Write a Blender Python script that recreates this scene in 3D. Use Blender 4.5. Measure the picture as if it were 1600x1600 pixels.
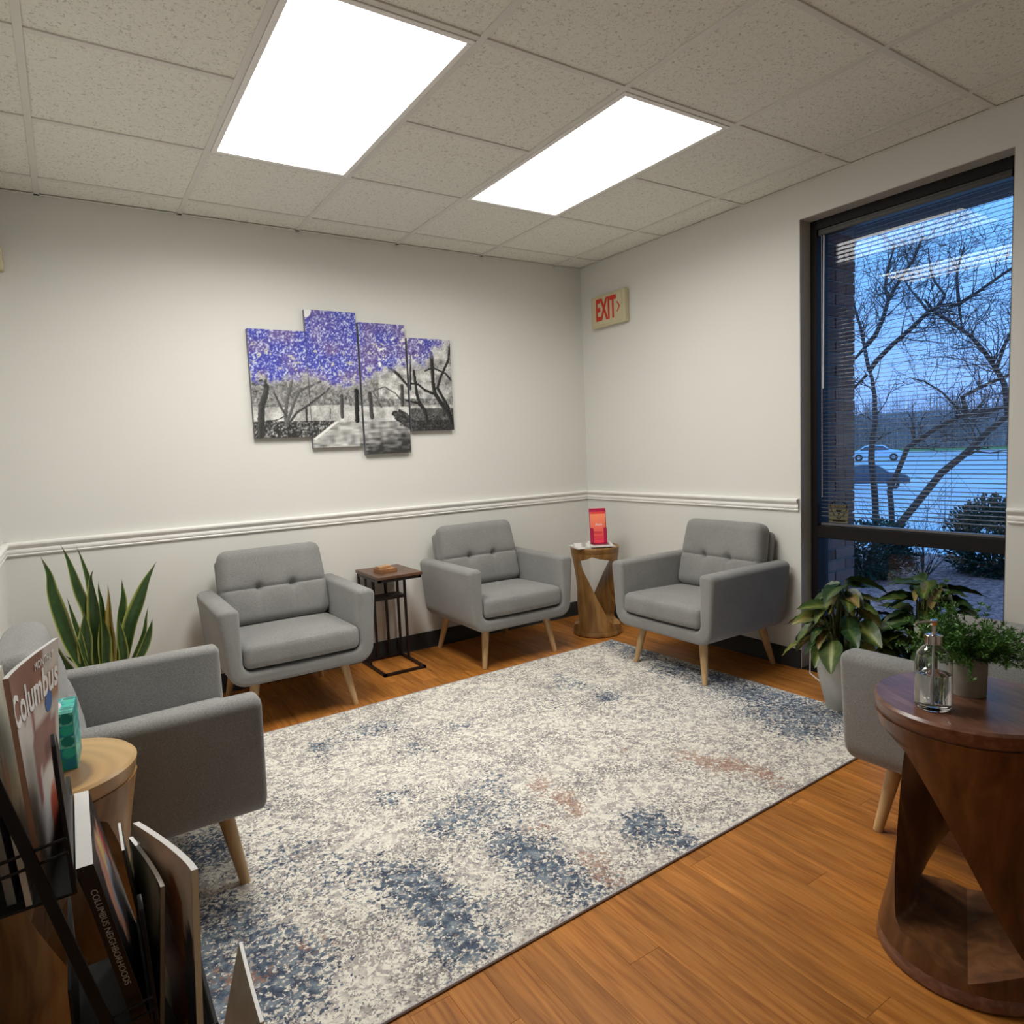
import bpy, bmesh, math, random
import numpy as np
from mathutils import Vector, Matrix, noise as mnoise
random.seed(7); np.random.seed(7)
SC = bpy.context.scene
COL = SC.collection
for o in list(bpy.data.objects): bpy.data.objects.remove(o)

def lin(r, g, b):
    f = lambda c: c/12.92 if c <= .04045 else ((c+.055)/1.055)**2.4
    return (f(r/255), f(g/255), f(b/255), 1.0)

# ------------------------------------------------------------------ camera
H = 2.57                                   # ceiling height
CX, CY, CZ = -3.2843, -3.9687, H-1.293
YAW, PITCH, ROLL = 0.5781, -0.0932, -0.0447
cam = bpy.data.cameras.new('camera'); camo = bpy.data.objects.new('camera', cam); COL.objects.link(camo)
fw = Vector((math.sin(YAW)*math.cos(PITCH), math.cos(YAW)*math.cos(PITCH), math.sin(PITCH)))
r0 = Vector((math.cos(YAW), -math.sin(YAW), 0)); u0 = r0.cross(fw)
rr = r0*math.cos(ROLL)+u0*math.sin(ROLL); uu = -r0*math.sin(ROLL)+u0*math.cos(ROLL)
camo.matrix_world = Matrix(((rr.x, uu.x, -fw.x, CX), (rr.y, uu.y, -fw.y, CY), (rr.z, uu.z, -fw.z, CZ), (0, 0, 0, 1)))
cam.sensor_width = 36; cam.lens = 36*1054.1/1600; cam.clip_start = .02; cam.clip_end = 600
SC.camera = camo

# ------------------------------------------------------------------ sky (blue dusk), exposure
w = bpy.data.worlds.new('dusk_sky'); SC.world = w; w.use_nodes = True
nt = w.node_tree; nt.nodes.clear()
wo = nt.nodes.new('ShaderNodeOutputWorld'); bg = nt.nodes.new('ShaderNodeBackground')
tc = nt.nodes.new('ShaderNodeTexCoord'); sep = nt.nodes.new('ShaderNodeSeparateXYZ'); cr = nt.nodes.new('ShaderNodeValToRGB')
nt.links.new(tc.outputs['Generated'], sep.inputs[0]); nt.links.new(sep.outputs['Z'], cr.inputs[0])
cr.color_ramp.elements[0].position = 0.0; cr.color_ramp.elements[0].color = (.23, .44, 1.0, 1)
cr.color_ramp.elements[1].position = .35; cr.color_ramp.elements[1].color = (.14, .46, 1.0, 1)
nt.links.new(cr.outputs[0], bg.inputs[0]); nt.links.new(bg.outputs[0], wo.inputs[0]); bg.inputs[1].default_value = 1.45
PANEL_A, PANEL_B = 4.0, 3.0                 # glow of the two lit ceiling panels
WATT_A, WATT_B, SPREAD = 32.5, 14.0, math.radians(165)   # their lamps: prismatic lenses throw the light downward
SC.view_settings.view_transform = 'Standard'; SC.view_settings.look = 'None'
SC.view_settings.exposure = 0.0; SC.view_settings.gamma = 1.0; SC.view_settings.use_curve_mapping = False

# ------------------------------------------------------------------ materials
MATS = {}
def newmat(name):
    m = bpy.data.materials.new(name); m.use_nodes = True
    nt = m.node_tree; b = nt.nodes['Principled BSDF']
    return m, nt, b
def N(nt, t, **k):
    n = nt.nodes.new(t)
    for a, v in k.items():
        if a.startswith('i_'): n.inputs[a[2:].replace('_', ' ')].default_value = v
        else: setattr(n, a, v)
    return n
def ramp(nt, src, stops, interp='LINEAR'):
    r = nt.nodes.new('ShaderNodeValToRGB'); r.color_ramp.interpolation = interp
    e = r.color_ramp.elements
    while len(e) < len(stops): e.new(.5)
    for k, (p, c) in enumerate(stops): e[k].position = p; e[k].color = c if len(c) == 4 else (*c, 1)
    nt.links.new(src, r.inputs[0]); return r
def mix(nt, fac, a, b, mode='MIX'):
    m = nt.nodes.new('ShaderNodeMix'); m.data_type = 'RGBA'; m.blend_type = mode
    for s, v in ((0, fac), (6, a), (7, b)):
        if hasattr(v, 'links') or hasattr(v, 'is_linked'): nt.links.new(v, m.inputs[s])
        else: m.inputs[s].default_value = v
    return m.outputs[2]
def bump(nt, b, h, dist=.002, strength=.5):
    n = nt.nodes.new('ShaderNodeBump'); n.inputs['Distance'].default_value = dist; n.inputs['Strength'].default_value = strength
    nt.links.new(h, n.inputs['Height']); nt.links.new(n.outputs[0], b.inputs['Normal'])
def plain(name, col, rough=.6, metal=0.0, var=.06, scale=12, spec=.5, bmp=0):
    if name in MATS: return MATS[name]
    m, nt, b = newmat(name)
    t = N(nt, 'ShaderNodeTexCoord'); n = N(nt, 'ShaderNodeTexNoise'); n.inputs['Scale'].default_value = scale; n.inputs['Detail'].default_value = 4
    nt.links.new(t.outputs['Object'], n.inputs['Vector'])
    lo = tuple(c*(1-var) for c in col[:3])+(1,); hi = tuple(min(1, c*(1+var)) for c in col[:3])+(1,)
    r = ramp(nt, n.outputs[0], [(.3, lo), (.7, hi)])
    nt.links.new(r.outputs[0], b.inputs['Base Color'])
    b.inputs['Roughness'].default_value = rough; b.inputs['Metallic'].default_value = metal
    b.inputs['Specular IOR Level'].default_value = spec
    if bmp: bump(nt, b, n.outputs[0], bmp)
    MATS[name] = m; return m
def vcol(name, rough=.5, spec=.4, sss=0):
    if name in MATS: return MATS[name]
    m, nt, b = newmat(name)
    a = N(nt, 'ShaderNodeVertexColor', layer_name='Col'); nt.links.new(a.outputs[0], b.inputs['Base Color'])
    b.inputs['Roughness'].default_value = rough; b.inputs['Specular IOR Level'].default_value = spec
    MATS[name] = m; return m
def fabric():
    m, nt, b = newmat('grey_fabric')
    t = N(nt, 'ShaderNodeTexCoord')
    n1 = N(nt, 'ShaderNodeTexNoise'); n1.inputs['Scale'].default_value = 260; n1.inputs['Detail'].default_value = 3
    n2 = N(nt, 'ShaderNodeTexNoise'); n2.inputs['Scale'].default_value = 5; n2.inputs['Detail'].default_value = 3
    mp = N(nt, 'ShaderNodeMapping'); mp.inputs['Scale'].default_value = (1, 1, 3)
    nt.links.new(t.outputs['Object'], mp.inputs[0]); nt.links.new(mp.outputs[0], n1.inputs['Vector']); nt.links.new(t.outputs['Object'], n2.inputs['Vector'])
    r1 = ramp(nt, n1.outputs[0], [(.3, (.165, .164, .160)), (.7, (.318, .315, .304))])
    r2 = ramp(nt, n2.outputs[0], [(.3, (.9, .9, .9)), (.7, (1.06, 1.06, 1.05))])
    nt.links.new(mix(nt, 1.0, r1.outputs[0], r2.outputs[0], 'MULTIPLY'), b.inputs['Base Color'])
    b.inputs['Roughness'].default_value = .95; b.inputs['Specular IOR Level'].default_value = .15
    b.inputs['Sheen Weight'].default_value = .25; b.inputs['Sheen Roughness'].default_value = .5
    bump(nt, b, n1.outputs[0], .0012, .5)
    return m
def wood(name, c1, c2, c3, scale=(1, 1, 1), rough=.45, ring=14, obj=True, rand=0.0, coords='Object', dist=6, spec=.5):
    m, nt, b = newmat(name)
    t = N(nt, 'ShaderNodeTexCoord'); mp = N(nt, 'ShaderNodeMapping'); mp.inputs['Scale'].default_value = scale
    nt.links.new(t.outputs[coords], mp.inputs[0]); vec = mp.outputs[0]
    if rand:
        oi = N(nt, 'ShaderNodeObjectInfo'); ad = N(nt, 'ShaderNodeVectorMath', operation='MULTIPLY_ADD')
        cmb = N(nt, 'ShaderNodeCombineXYZ')
        for k in range(3): nt.links.new(oi.outputs['Random'], cmb.inputs[k])
        nt.links.new(cmb.outputs[0], ad.inputs[0]); ad.inputs[1].default_value = (37, 91, 13); nt.links.new(vec, ad.inputs[2]); vec = ad.outputs[0]
    n1 = N(nt, 'ShaderNodeTexNoise'); n1.inputs['Scale'].default_value = ring; n1.inputs['Detail'].default_value = 6; n1.inputs['Distortion'].default_value = .6
    nt.links.new(vec, n1.inputs['Vector'])
    n2 = N(nt, 'ShaderNodeTexNoise'); n2.inputs['Scale'].default_value = ring*.22; n2.inputs['Detail'].default_value = 2
    nt.links.new(vec, n2.inputs['Vector'])
    r1 = ramp(nt, n1.outputs[0], [(.28, c1), (.5, c2), (.74, c3)])
    r2 = ramp(nt, n2.outputs[0], [(.3, (.74, .74, .74)), (.7, (1.18, 1.18, 1.18))])
    out = mix(nt, 1.0, r1.outputs[0], r2.outputs[0], 'MULTIPLY')
    if rand:
        rr_ = ramp(nt, oi.outputs['Random'], [(0, (1-rand,)*3), (1, (1+rand,)*3)])
        out = mix(nt, 1.0, out, rr_.outputs[0], 'MULTIPLY')
    nt.links.new(out, b.inputs['Base Color']); b.inputs['Roughness'].default_value = rough; b.inputs['Specular IOR Level'].default_value = spec
    bump(nt, b, n1.outputs[0], .0006, .25)
    return m
def wood_slice(name, heart, sap, edge, rough=.35):
    m, nt, b = newmat(name)
    t = N(nt, 'ShaderNodeTexCoord'); n = N(nt, 'ShaderNodeTexNoise'); n.inputs['Scale'].default_value = 4; n.inputs['Detail'].default_value = 3
    nt.links.new(t.outputs['Object'], n.inputs['Vector'])
    mp = N(nt, 'ShaderNodeMapping'); mp.inputs['Scale'].default_value = (1, 1, 0); mp.inputs['Location'].default_value = (.03, .02, 0)
    nt.links.new(t.outputs['Object'], mp.inputs[0])
    mv = mix(nt, .035, mp.outputs[0], n.outputs['Color'])
    ln = N(nt, 'ShaderNodeVectorMath', operation='LENGTH'); nt.links.new(mv, ln.inputs[0])
    r = ramp(nt, ln.outputs['Value'], [(.03, heart), (.098, heart), (.108, sap), (.17, edge)])
    wv = N(nt, 'ShaderNodeTexWave', wave_type='RINGS', rings_direction='Z'); wv.inputs['Scale'].default_value = 9; wv.inputs['Distortion'].default_value = 1.0; wv.inputs['Detail'].default_value = 3
    nt.links.new(mv, wv.inputs['Vector'])
    r2 = ramp(nt, wv.outputs[0], [(0, (.9, .9, .9)), (1, (1.05, 1.05, 1.05))])
    nt.links.new(mix(nt, 1.0, r.outputs[0], r2.outputs[0], 'MULTIPLY'), b.inputs['Base Color'])
    b.inputs['Roughness'].default_value = rough
    return m
def emit(name, col, s):
    m, nt, b = newmat(name)
    b.inputs['Base Color'].default_value = (.9, .9, .9, 1); b.inputs['Emission Color'].default_value = col; b.inputs['Emission Strength'].default_value = s
    return m
def thin_glass(name, tint=(1, 1, 1, 1), ior=1.5):
    m = bpy.data.materials.new(name); m.use_nodes = True; nt = m.node_tree; nt.nodes.clear()
    o = N(nt, 'ShaderNodeOutputMaterial'); tr = N(nt, 'ShaderNodeBsdfTransparent'); gl = N(nt, 'ShaderNodeBsdfGlossy'); fr = N(nt, 'ShaderNodeFresnel'); mx = N(nt, 'ShaderNodeMixShader')
    tr.inputs[0].default_value = tint; gl.inputs['Roughness'].default_value = 0.0; fr.inputs[0].default_value = ior
    nt.links.new(fr.outputs[0], mx.inputs[0]); nt.links.new(tr.outputs[0], mx.inputs[1]); nt.links.new(gl.outputs[0], mx.inputs[2]); nt.links.new(mx.outputs[0], o.inputs[0])
    return m

def wall_mat(name, col):
    m, nt, b = newmat(name)
    t = N(nt, 'ShaderNodeTexCoord'); n = N(nt, 'ShaderNodeTexNoise'); n.inputs['Scale'].default_value = 220; n.inputs['Detail'].default_value = 2
    n2 = N(nt, 'ShaderNodeTexNoise'); n2.inputs['Scale'].default_value = 1.3
    nt.links.new(t.outputs['Object'], n.inputs['Vector']); nt.links.new(t.outputs['Object'], n2.inputs['Vector'])
    r = ramp(nt, n2.outputs[0], [(.3, tuple(c*.98 for c in col[:3])), (.7, tuple(c*1.01 for c in col[:3]))])
    nt.links.new(r.outputs[0], b.inputs['Base Color']); b.inputs['Roughness'].default_value = .55; b.inputs['Specular IOR Level'].default_value = .3
    bump(nt, b, n.outputs[0], .0006, .25); return m
def tile_mat():
    m, nt, b = newmat('acoustic_tile')
    t = N(nt, 'ShaderNodeTexCoord'); oi = N(nt, 'ShaderNodeObjectInfo')
    v = N(nt, 'ShaderNodeVectorMath', operation='ADD'); sc_ = N(nt, 'ShaderNodeVectorMath', operation='SCALE'); sc_.inputs['Scale'].default_value = 20
    cmb = N(nt, 'ShaderNodeCombineXYZ')
    for k in range(3): nt.links.new(oi.outputs['Random'], cmb.inputs[k])
    nt.links.new(cmb.outputs[0], sc_.inputs[0]); nt.links.new(sc_.outputs[0], v.inputs[1]); nt.links.new(t.outputs['Object'], v.inputs[0])
    n = N(nt, 'ShaderNodeTexNoise'); n.inputs['Scale'].default_value = 95; n.inputs['Detail'].default_value = 3; n.inputs['Distortion'].default_value = 1.2
    nt.links.new(v.outputs[0], n.inputs['Vector'])
    r = ramp(nt, n.outputs[0], [(.33, (.52, .51, .45)), (.41, (.79, .785, .71)), (.6, (.84, .835, .76))])
    nt.links.new(r.outputs[0], b.inputs['Base Color']); b.inputs['Roughness'].default_value = .95; b.inputs['Specular IOR Level'].default_value = .1
    bump(nt, b, n.outputs[0], .002, .4); return m

M_FAB = fabric()
M_WALL = wall_mat('wall_paint', (.74, .732, .69, 1)); M_TRIM = plain('white_trim_paint', (.88, .87, .83, 1), .35, var=.02)
M_TILE = tile_mat(); M_BAR = plain('grid_white_metal', (.72, .71, .65, 1), .45, var=.02)
M_BASE = plain('black_vinyl', (.018, .016, .015, 1), .45)
M_BLACK = plain('black_window_metal', (.012, .010, .010, 1), .5, spec=.2)
M_PLANK = wood('floor_plank_wood', (.29, .094, .015), (.43, .162, .030), (.55, .225, .050), (14, .9, 14), .42, 6, rand=.09, spec=.22)
M_OAK = wood('light_beech', (.42, .25, .11), (.56, .36, .17), (.66, .45, .24), (6, 6, .6), .4, 6)
M_PANEL = {'a': emit('lit_diffuser', (1, .985, .945, 1), PANEL_A), 'b': emit('lit_diffuser_dimmer', (1, .985, .945, 1), PANEL_B)}
M_GLASS = thin_glass('window_glass', (.97, .985, 1, 1))

# ------------------------------------------------------------------ mesh helpers
class MB:
    def __init__(s): s.v = []; s.f = []; s.c = None
    def add(s, vs, fs, cols=None):
        n = len(s.v); s.v += [tuple(p) for p in vs]; s.f += [tuple(i+n for i in f) for f in fs]
        if cols is not None:
            if s.c is None: s.c = []
            s.c += [tuple(c) for c in cols]
        return s
    def box(s, x0, x1, y0, y1, z0, z1, m=None):
        vs = [(x, y, z) for z in (z0, z1) for y in (y0, y1) for x in (x0, x1)]
        if m: vs = [m @ Vector(v) for v in vs]
        return s.add(vs, [(0, 2, 3, 1), (4, 5, 7, 6), (0, 1, 5, 4), (2, 6, 7, 3), (0, 4, 6, 2), (1, 3, 7, 5)])
    def tube(s, pts, rad, n=8, caps=True, closed=False):
        pts = [Vector(p) for p in pts]
        if not hasattr(rad, '__len__'): rad = [rad]*len(pts)
        vs = []; fs = []; K = len(pts); prev = None
        for i, p in enumerate(pts):
            if closed: d = pts[(i+1) % K]-pts[i-1]
            else: d = pts[min(i+1, K-1)]-pts[max(i-1, 0)]
            d.normalize()
            if prev is None:
                a = Vector((0, 0, 1)) if abs(d.z) < .9 else Vector((1, 0, 0)); u = d.cross(a).normalized()
            else:
                u = prev-d*prev.dot(d); u.normalize()
            prev = u; q = d.cross(u)
            for k in range(n):
                t = 2*math.pi*k/n; vs.append(p+(u*math.cos(t)+q*math.sin(t))*rad[i])
        for i in range(K if closed else K-1):
            j = (i+1) % K
            for k in range(n): fs.append((i*n+k, i*n+(k+1) % n, j*n+(k+1) % n, j*n+k))
        if caps and not closed: fs.append(tuple(range(n-1, -1, -1))); fs.append(tuple((K-1)*n+k for k in range(n)))
        return s.add(vs, fs)
    def bar(s, pts, wd, hd):                     # square-section bar along straight segments
        for a, b in zip(pts[:-1], pts[1:]):
            a, b = Vector(a), Vector(b); d = (b-a).normalized(); up = Vector((0, 0, 1)) if abs(d.z) < .9 else Vector((0, 1, 0))
            x = d.cross(up).normalized()*wd/2; y = x.normalized().cross(d).normalized()*hd/2; e = d*min(wd, hd)/2
            vs = [p+sx*x+sy*y for p in (a-e, b+e) for sx, sy in ((-1, -1), (1, -1), (1, 1), (-1, 1))]
            s.add(vs, [(3, 2, 1, 0), (4, 5, 6, 7), (0, 1, 5, 4), (1, 2, 6, 5), (2, 3, 7, 6), (3, 0, 4, 7)])
        return s
    def lathe(s, prof, n=32, c=(0, 0, 0), cap=True):
        vs = []; fs = []
        for r, z in prof:
            for k in range(n):
                t = 2*math.pi*k/n; vs.append((c[0]+r*math.cos(t), c[1]+r*math.sin(t), c[2]+z))
        for i in range(len(prof)-1):
            for k in range(n): fs.append((i*n+k, i*n+(k+1) % n, (i+1)*n+(k+1) % n, (i+1)*n+k))
        if cap: fs.append(tuple(range(n-1, -1, -1))); fs.append(tuple((len(prof)-1)*n+k for k in range(n)))
        return s.add(vs, fs)
    def prism(s, pts, fn, d0, d1):               # polygon pts (a,b) extruded; fn(a,b,d)->xyz
        n = len(pts); vs = [fn(a, b, d0) for a, b in pts]+[fn(a, b, d1) for a, b in pts]
        fs = [tuple(range(n-1, -1, -1)), tuple(range(n, 2*n))]+[(k, (k+1) % n, n+(k+1) % n, n+k) for k in range(n)]
        return s.add(vs, fs)
    def grid(s, nu, nv, fn, col=None):
        vs = []; cs = [] if col else None
        for j in range(nv+1):
            for i in range(nu+1):
                vs.append(fn(i/nu, j/nv))
                if col: cs.append(col(i/nu, j/nv))
        fs = [(j*(nu+1)+i, j*(nu+1)+i+1, (j+1)*(nu+1)+i+1, (j+1)*(nu+1)+i) for j in range(nv) for i in range(nu)]
        return s.add(vs, fs, cs)
    def mesh(s, name, mat, bevel=0, seg=2, ang=35, smooth=True, fix=True):
        me = bpy.data.meshes.new(name); me.from_pydata([tuple(v) for v in s.v], [], s.f)
        if fix or bevel:
            bm = bmesh.new(); bm.from_mesh(me)
            if fix and s.c is None: bmesh.ops.recalc_face_normals(bm, faces=bm.faces)
            if bevel:
                es = [e for e in bm.edges if len(e.link_faces) == 2 and e.calc_face_angle(0) > math.radians(ang)]
                bmesh.ops.bevel(bm, geom=es, offset=bevel, segments=seg, profile=.5, affect='EDGES', clamp_overlap=True)
            bm.to_mesh(me); bm.free()
        if s.c is not None:
            a = me.color_attributes.new('Col', 'FLOAT_COLOR', 'POINT')
            a.data.foreach_set('color', np.array([c if len(c) == 4 else (*c, 1) for c in s.c], dtype=np.float32).ravel())
        if mat: me.materials.append(mat)
        if smooth:
            me.polygons.foreach_set('use_smooth', [True]*len(me.polygons))
            me.set_sharp_from_angle(angle=math.radians(ang))
        return me
    def build(s, name, mat, parent=None, **k):
        return link(name, s.mesh(name, mat, **k), parent)
def link(name, me, parent=None, loc=None, rot=None, mw=None):
    o = bpy.data.objects.new(name, me); COL.objects.link(o)
    if parent: o.parent = parent
    if loc is not None: o.location = loc
    if rot is not None: o.rotation_euler = rot
    if mw is not None: o.matrix_local = mw
    return o
def tag(o, label, cat, group=None, kind=None):
    o['label'] = label; o['category'] = cat
    if group: o['group'] = group
    if kind: o['kind'] = kind
    return o
def thing(name, label, cat, loc=(0, 0, 0), rz=0, group=None):
    o = bpy.data.objects.new(name, None); COL.objects.link(o); o.location = loc; o.rotation_euler = (0, 0, rz); o.empty_display_size = .05
    return tag(o, label, cat, group)
def struct(o, label=None):
    o['kind'] = 'structure'
    if label: o['label'] = label
    return o
def copy_tree(o, parent=None):
    c = o.copy(); COL.objects.link(c)
    if parent: c.parent = parent
    for ch in list(o.children): copy_tree(ch, c)
    return c
def frame(right, up, loc):
    r = Vector(right).normalized(); u = Vector(up).normalized(); n = r.cross(u)
    return Matrix(((r.x, u.x, n.x, loc[0]), (r.y, u.y, n.y, loc[1]), (r.z, u.z, n.z, loc[2]), (0, 0, 0, 1)))
def text_mesh(name, body, size, mat, depth=.0006, fn=None, sx=1.0, align='CENTER', bold=0.0):
    cu = bpy.data.curves.new(name, 'FONT'); cu.body = body; cu.offset = bold; cu.size = size; cu.align_x = align; cu.align_y = 'CENTER'; cu.extrude = depth; cu.resolution_u = 3
    t = bpy.data.objects.new(name, cu); COL.objects.link(t)
    bpy.context.view_layer.update()
    me = bpy.data.meshes.new_from_object(t.evaluated_get(bpy.context.evaluated_depsgraph_get()))
    bpy.data.objects.remove(t); bpy.data.curves.remove(cu)
    me.name = name; me.materials.clear(); me.materials.append(mat)
    for v in me.vertices:
        v.co.x *= sx
        if fn: v.co = fn(v.co.x, v.co.y, v.co.z)
    return me
def text(name, body, size, mat, parent, mw, **k):
    return link(name, text_mesh(name, body, size, mat, **k), parent, mw=mw)
def rounded_box(sx, sy, sz, r, n=16, shape=None):
    """rounded cuboid centred on the origin; shape(p)->p displaces"""
    mb = MB(); idx = {}; hs = (sx/2, sy/2, sz/2)
    def vert(p):
        k = tuple(round(c, 6) for c in p)
        if k not in idx:
            q = [max(-(h-r), min(h-r, c)) for c, h in zip(p, hs)]
            d = Vector(p)-Vector(q); L = d.length
            P = Vector(q)+(d*(r/L) if L > 1e-9 else d)
            if shape: P = shape(P)
            idx[k] = len(mb.v); mb.v.append(tuple(P))
        return idx[k]
    def params(h):
        c = max(2, int(n*2*h/max(sx, sy, sz))); e = [-h, -h+r*.3, -h+r*.65]
        mid = [-h+r+(2*h-2*r)*i/c for i in range(c+1)]
        return e+mid+[h-r*.65, h-r*.3, h]
    P = [params(h) for h in hs]
    for ax in range(3):
        a, b = (ax+1) % 3, (ax+2) % 3
        for sgn in (-1, 1):
            for i in range(len(P[a])-1):
                for j in range(len(P[b])-1):
                    q = []
                    for ii, jj in ((i, j), (i+1, j), (i+1, j+1), (i, j+1)):
                        p = [0, 0, 0]; p[ax] = sgn*hs[ax]; p[a] = P[a][ii]; p[b] = P[b][jj]; q.append(vert(p))
                    mb.f.append(tuple(q if sgn > 0 else q[::-1]))
    return mb
def vnoise(x, y, s, seed=0):
    return mnoise.noise(Vector((x*s+seed*17.3, y*s-seed*9.1, seed*3.7)))

# ================================================================== THE SETTING
XL, YF = -3.57, -6.0                        # left wall, wall behind the camera
fl = struct(MB().box(XL-.1, .2, YF-.1, .1, -.12, -.004).build('floor', M_PLANK, smooth=False), 'brown wood plank floor')
PW, PL = .1016, .9144
plank_me = MB().box(-PW/2+.0002, PW/2-.0002, -PL/2+.0002, PL/2-.0002, -.006, 0).mesh('plank', M_PLANK, bevel=.0004, seg=1)
rnd = random.Random(3)
for i in range(36):
    x = -PW*(i+.5); off = rnd.random()*PL
    y = .0-off+PL/2
    while y-PL/2 > -4.6:
        a, b = min(y+PL/2, 0), y-PL/2
        if a-b > .03:
            if a-b > PL-.01: link('plank', plank_me, fl, loc=(x, y, 0))
            else: link('plank', MB().box(-PW/2+.0002, PW/2-.0002, -(a-b)/2+.0002, (a-b)/2-.0002, -.006, 0).mesh('plank', M_PLANK, bevel=.0004, seg=1), fl, loc=(x, (a+b)/2, 0))
        y -= PL

WT = .3
struct(MB().box(XL-WT, WT, 0, WT, 0, H+.05).build('wall_back', M_WALL, smooth=False), 'pale grey painted back wall')
struct(MB().box(XL-WT, XL, YF, 0, 0, H+.05).build('wall_left', M_WALL, smooth=False), 'pale grey painted left wall')
struct(MB().box(XL-WT, WT, YF-WT, YF, 0, H+.05).build('wall_front', M_WALL, smooth=False), 'pale grey wall behind the viewer')
WY0, WY1, WZ1 = -1.785, -2.745, 2.395       # window opening
w_ = MB(); w_.box(0, .2, WY0, 0, 0, H+.05); w_.box(0, .2, YF, WY1, 0, H+.05); w_.box(0, .2, WY1, WY0, WZ1, H+.05)
struct(w_.build('wall_right', M_WALL, smooth=False), 'pale grey painted right wall with a tall window')

# chair rail: moulded profile (d out of wall, z)
RP = [(0, .872), (.010, .873), (.013, .879), (.010, .884), (.014, .888), (.014, .902), (.011, .907), (.016, .914), (.024, .922), (.027, .930), (.024, .937), (.014, .940), (0, .940)]
def rail(name, fn, a, b, label): return struct(MB().prism(RP, fn, a, b).build(name, M_TRIM, ang=50), label)
rail('trim_1', lambda d, z, s: (s, -d, z), XL+.001, -.001, 'white moulded chair rail on the back wall')
rail('trim_2', lambda d, z, s: (-d, s, z), WY0+.006, -.001, 'white moulded chair rail between corner and window')
rail('trim_3', lambda d, z, s: (-d, s, z), YF+.002, WY1-.006, 'white moulded chair rail right of the window')
rail('trim_4', lambda d, z, s: (XL+d, s, z), YF+.002, -.001, 'white moulded chair rail on the left wall')
BP = [(0, 0), (.018, 0), (.014, .006), (.010, .016), (.009, .100), (.006, .104), (0, .104)]
def base(name, fn, a, b, label): return struct(MB().prism(BP, fn, a, b).build(name, M_BASE, ang=50), label)
base('baseboard_back', lambda d, z, s: (s, -d, z+.0005), XL+.02, -.0, 'black vinyl baseboard along the back wall')
base('baseboard_right', lambda d, z, s: (-d, s, z+.0005), WY0, -.02, 'black vinyl baseboard between corner and window')
base('baseboard_left', lambda d, z, s: (XL+d, s, z+.0005), YF+.02, -.001, 'black vinyl baseboard along the left wall')
base('baseboard_front', lambda d, z, s: (-d, s, z+.0005), YF+.02, WY1-.001, 'black vinyl baseboard right of the window')

# ceiling: slab, lay-in tiles, grid bars, light panels
ce = struct(MB().box(XL-.1, .1, YF-.1, .1, H+.06, H+.16).build('ceiling', M_BAR, smooth=False), 'suspended ceiling of speckled acoustic tiles')
T = .61; GX = [-.243-.61*k for k in range(6)]; GY = [-.229-.61*k for k in range(10)]
xs = [0]+GX+[XL]; ys = [0]+GY+[YF]
LIGHTS = {(4, 2): 'a', (2, 2): 'b'}    # cell (ix, iy) of the far half of each 2x4 fixture
skip = set()
for (i, j) in LIGHTS: skip |= {(i, j), (i, j+1)}
ZB = H-.004
full = MB().box(-T/2+.006, T/2-.006, -T/2+.006, T/2-.006, 0, .014).mesh('ceiling_tile', M_TILE, bevel=.002, seg=1)
for i in range(len(xs)-1):
    for j in range(len(ys)-1):
        if (i, j) in skip: continue
        xa, xb, ya, yb = xs[i+1], xs[i], ys[j+1], ys[j]
        if xb-xa < .02 or yb-ya < .02: continue
        if abs(xb-xa-T) < .005 and abs(yb-ya-T) < .005: me = full
        else: me = MB().box(-(xb-xa)/2+.004, (xb-xa)/2-.004, -(yb-ya)/2+.004, (yb-ya)/2-.004, 0, .014).mesh('ceiling_tile', M_TILE, bevel=.002, seg=1)
        link('ceiling_tile', me, ce, loc=((xa+xb)/2, (ya+yb)/2, ZB+.006))
for x in GX: MB().box(x-.012, x+.012, YF, 0, ZB, ZB+.03).build('grid_bar', M_BAR, ce, bevel=.001, seg=1)
for y in GY:
    for i in range(len(xs)-1):
        j = GY.index(y)
        if any(ii == i and jj == j for (ii, jj) in LIGHTS): continue      # middle of a fixture: no cross tee
        xa, xb = xs[i+1], xs[i]
        MB().box(xa+(.012 if i < len(xs)-2 else 0), xb-(.012 if i else 0), y-.012, y+.012, ZB+.0005, ZB+.03).build('grid_bar', M_BAR, ce, bevel=.001, seg=1)
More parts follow.
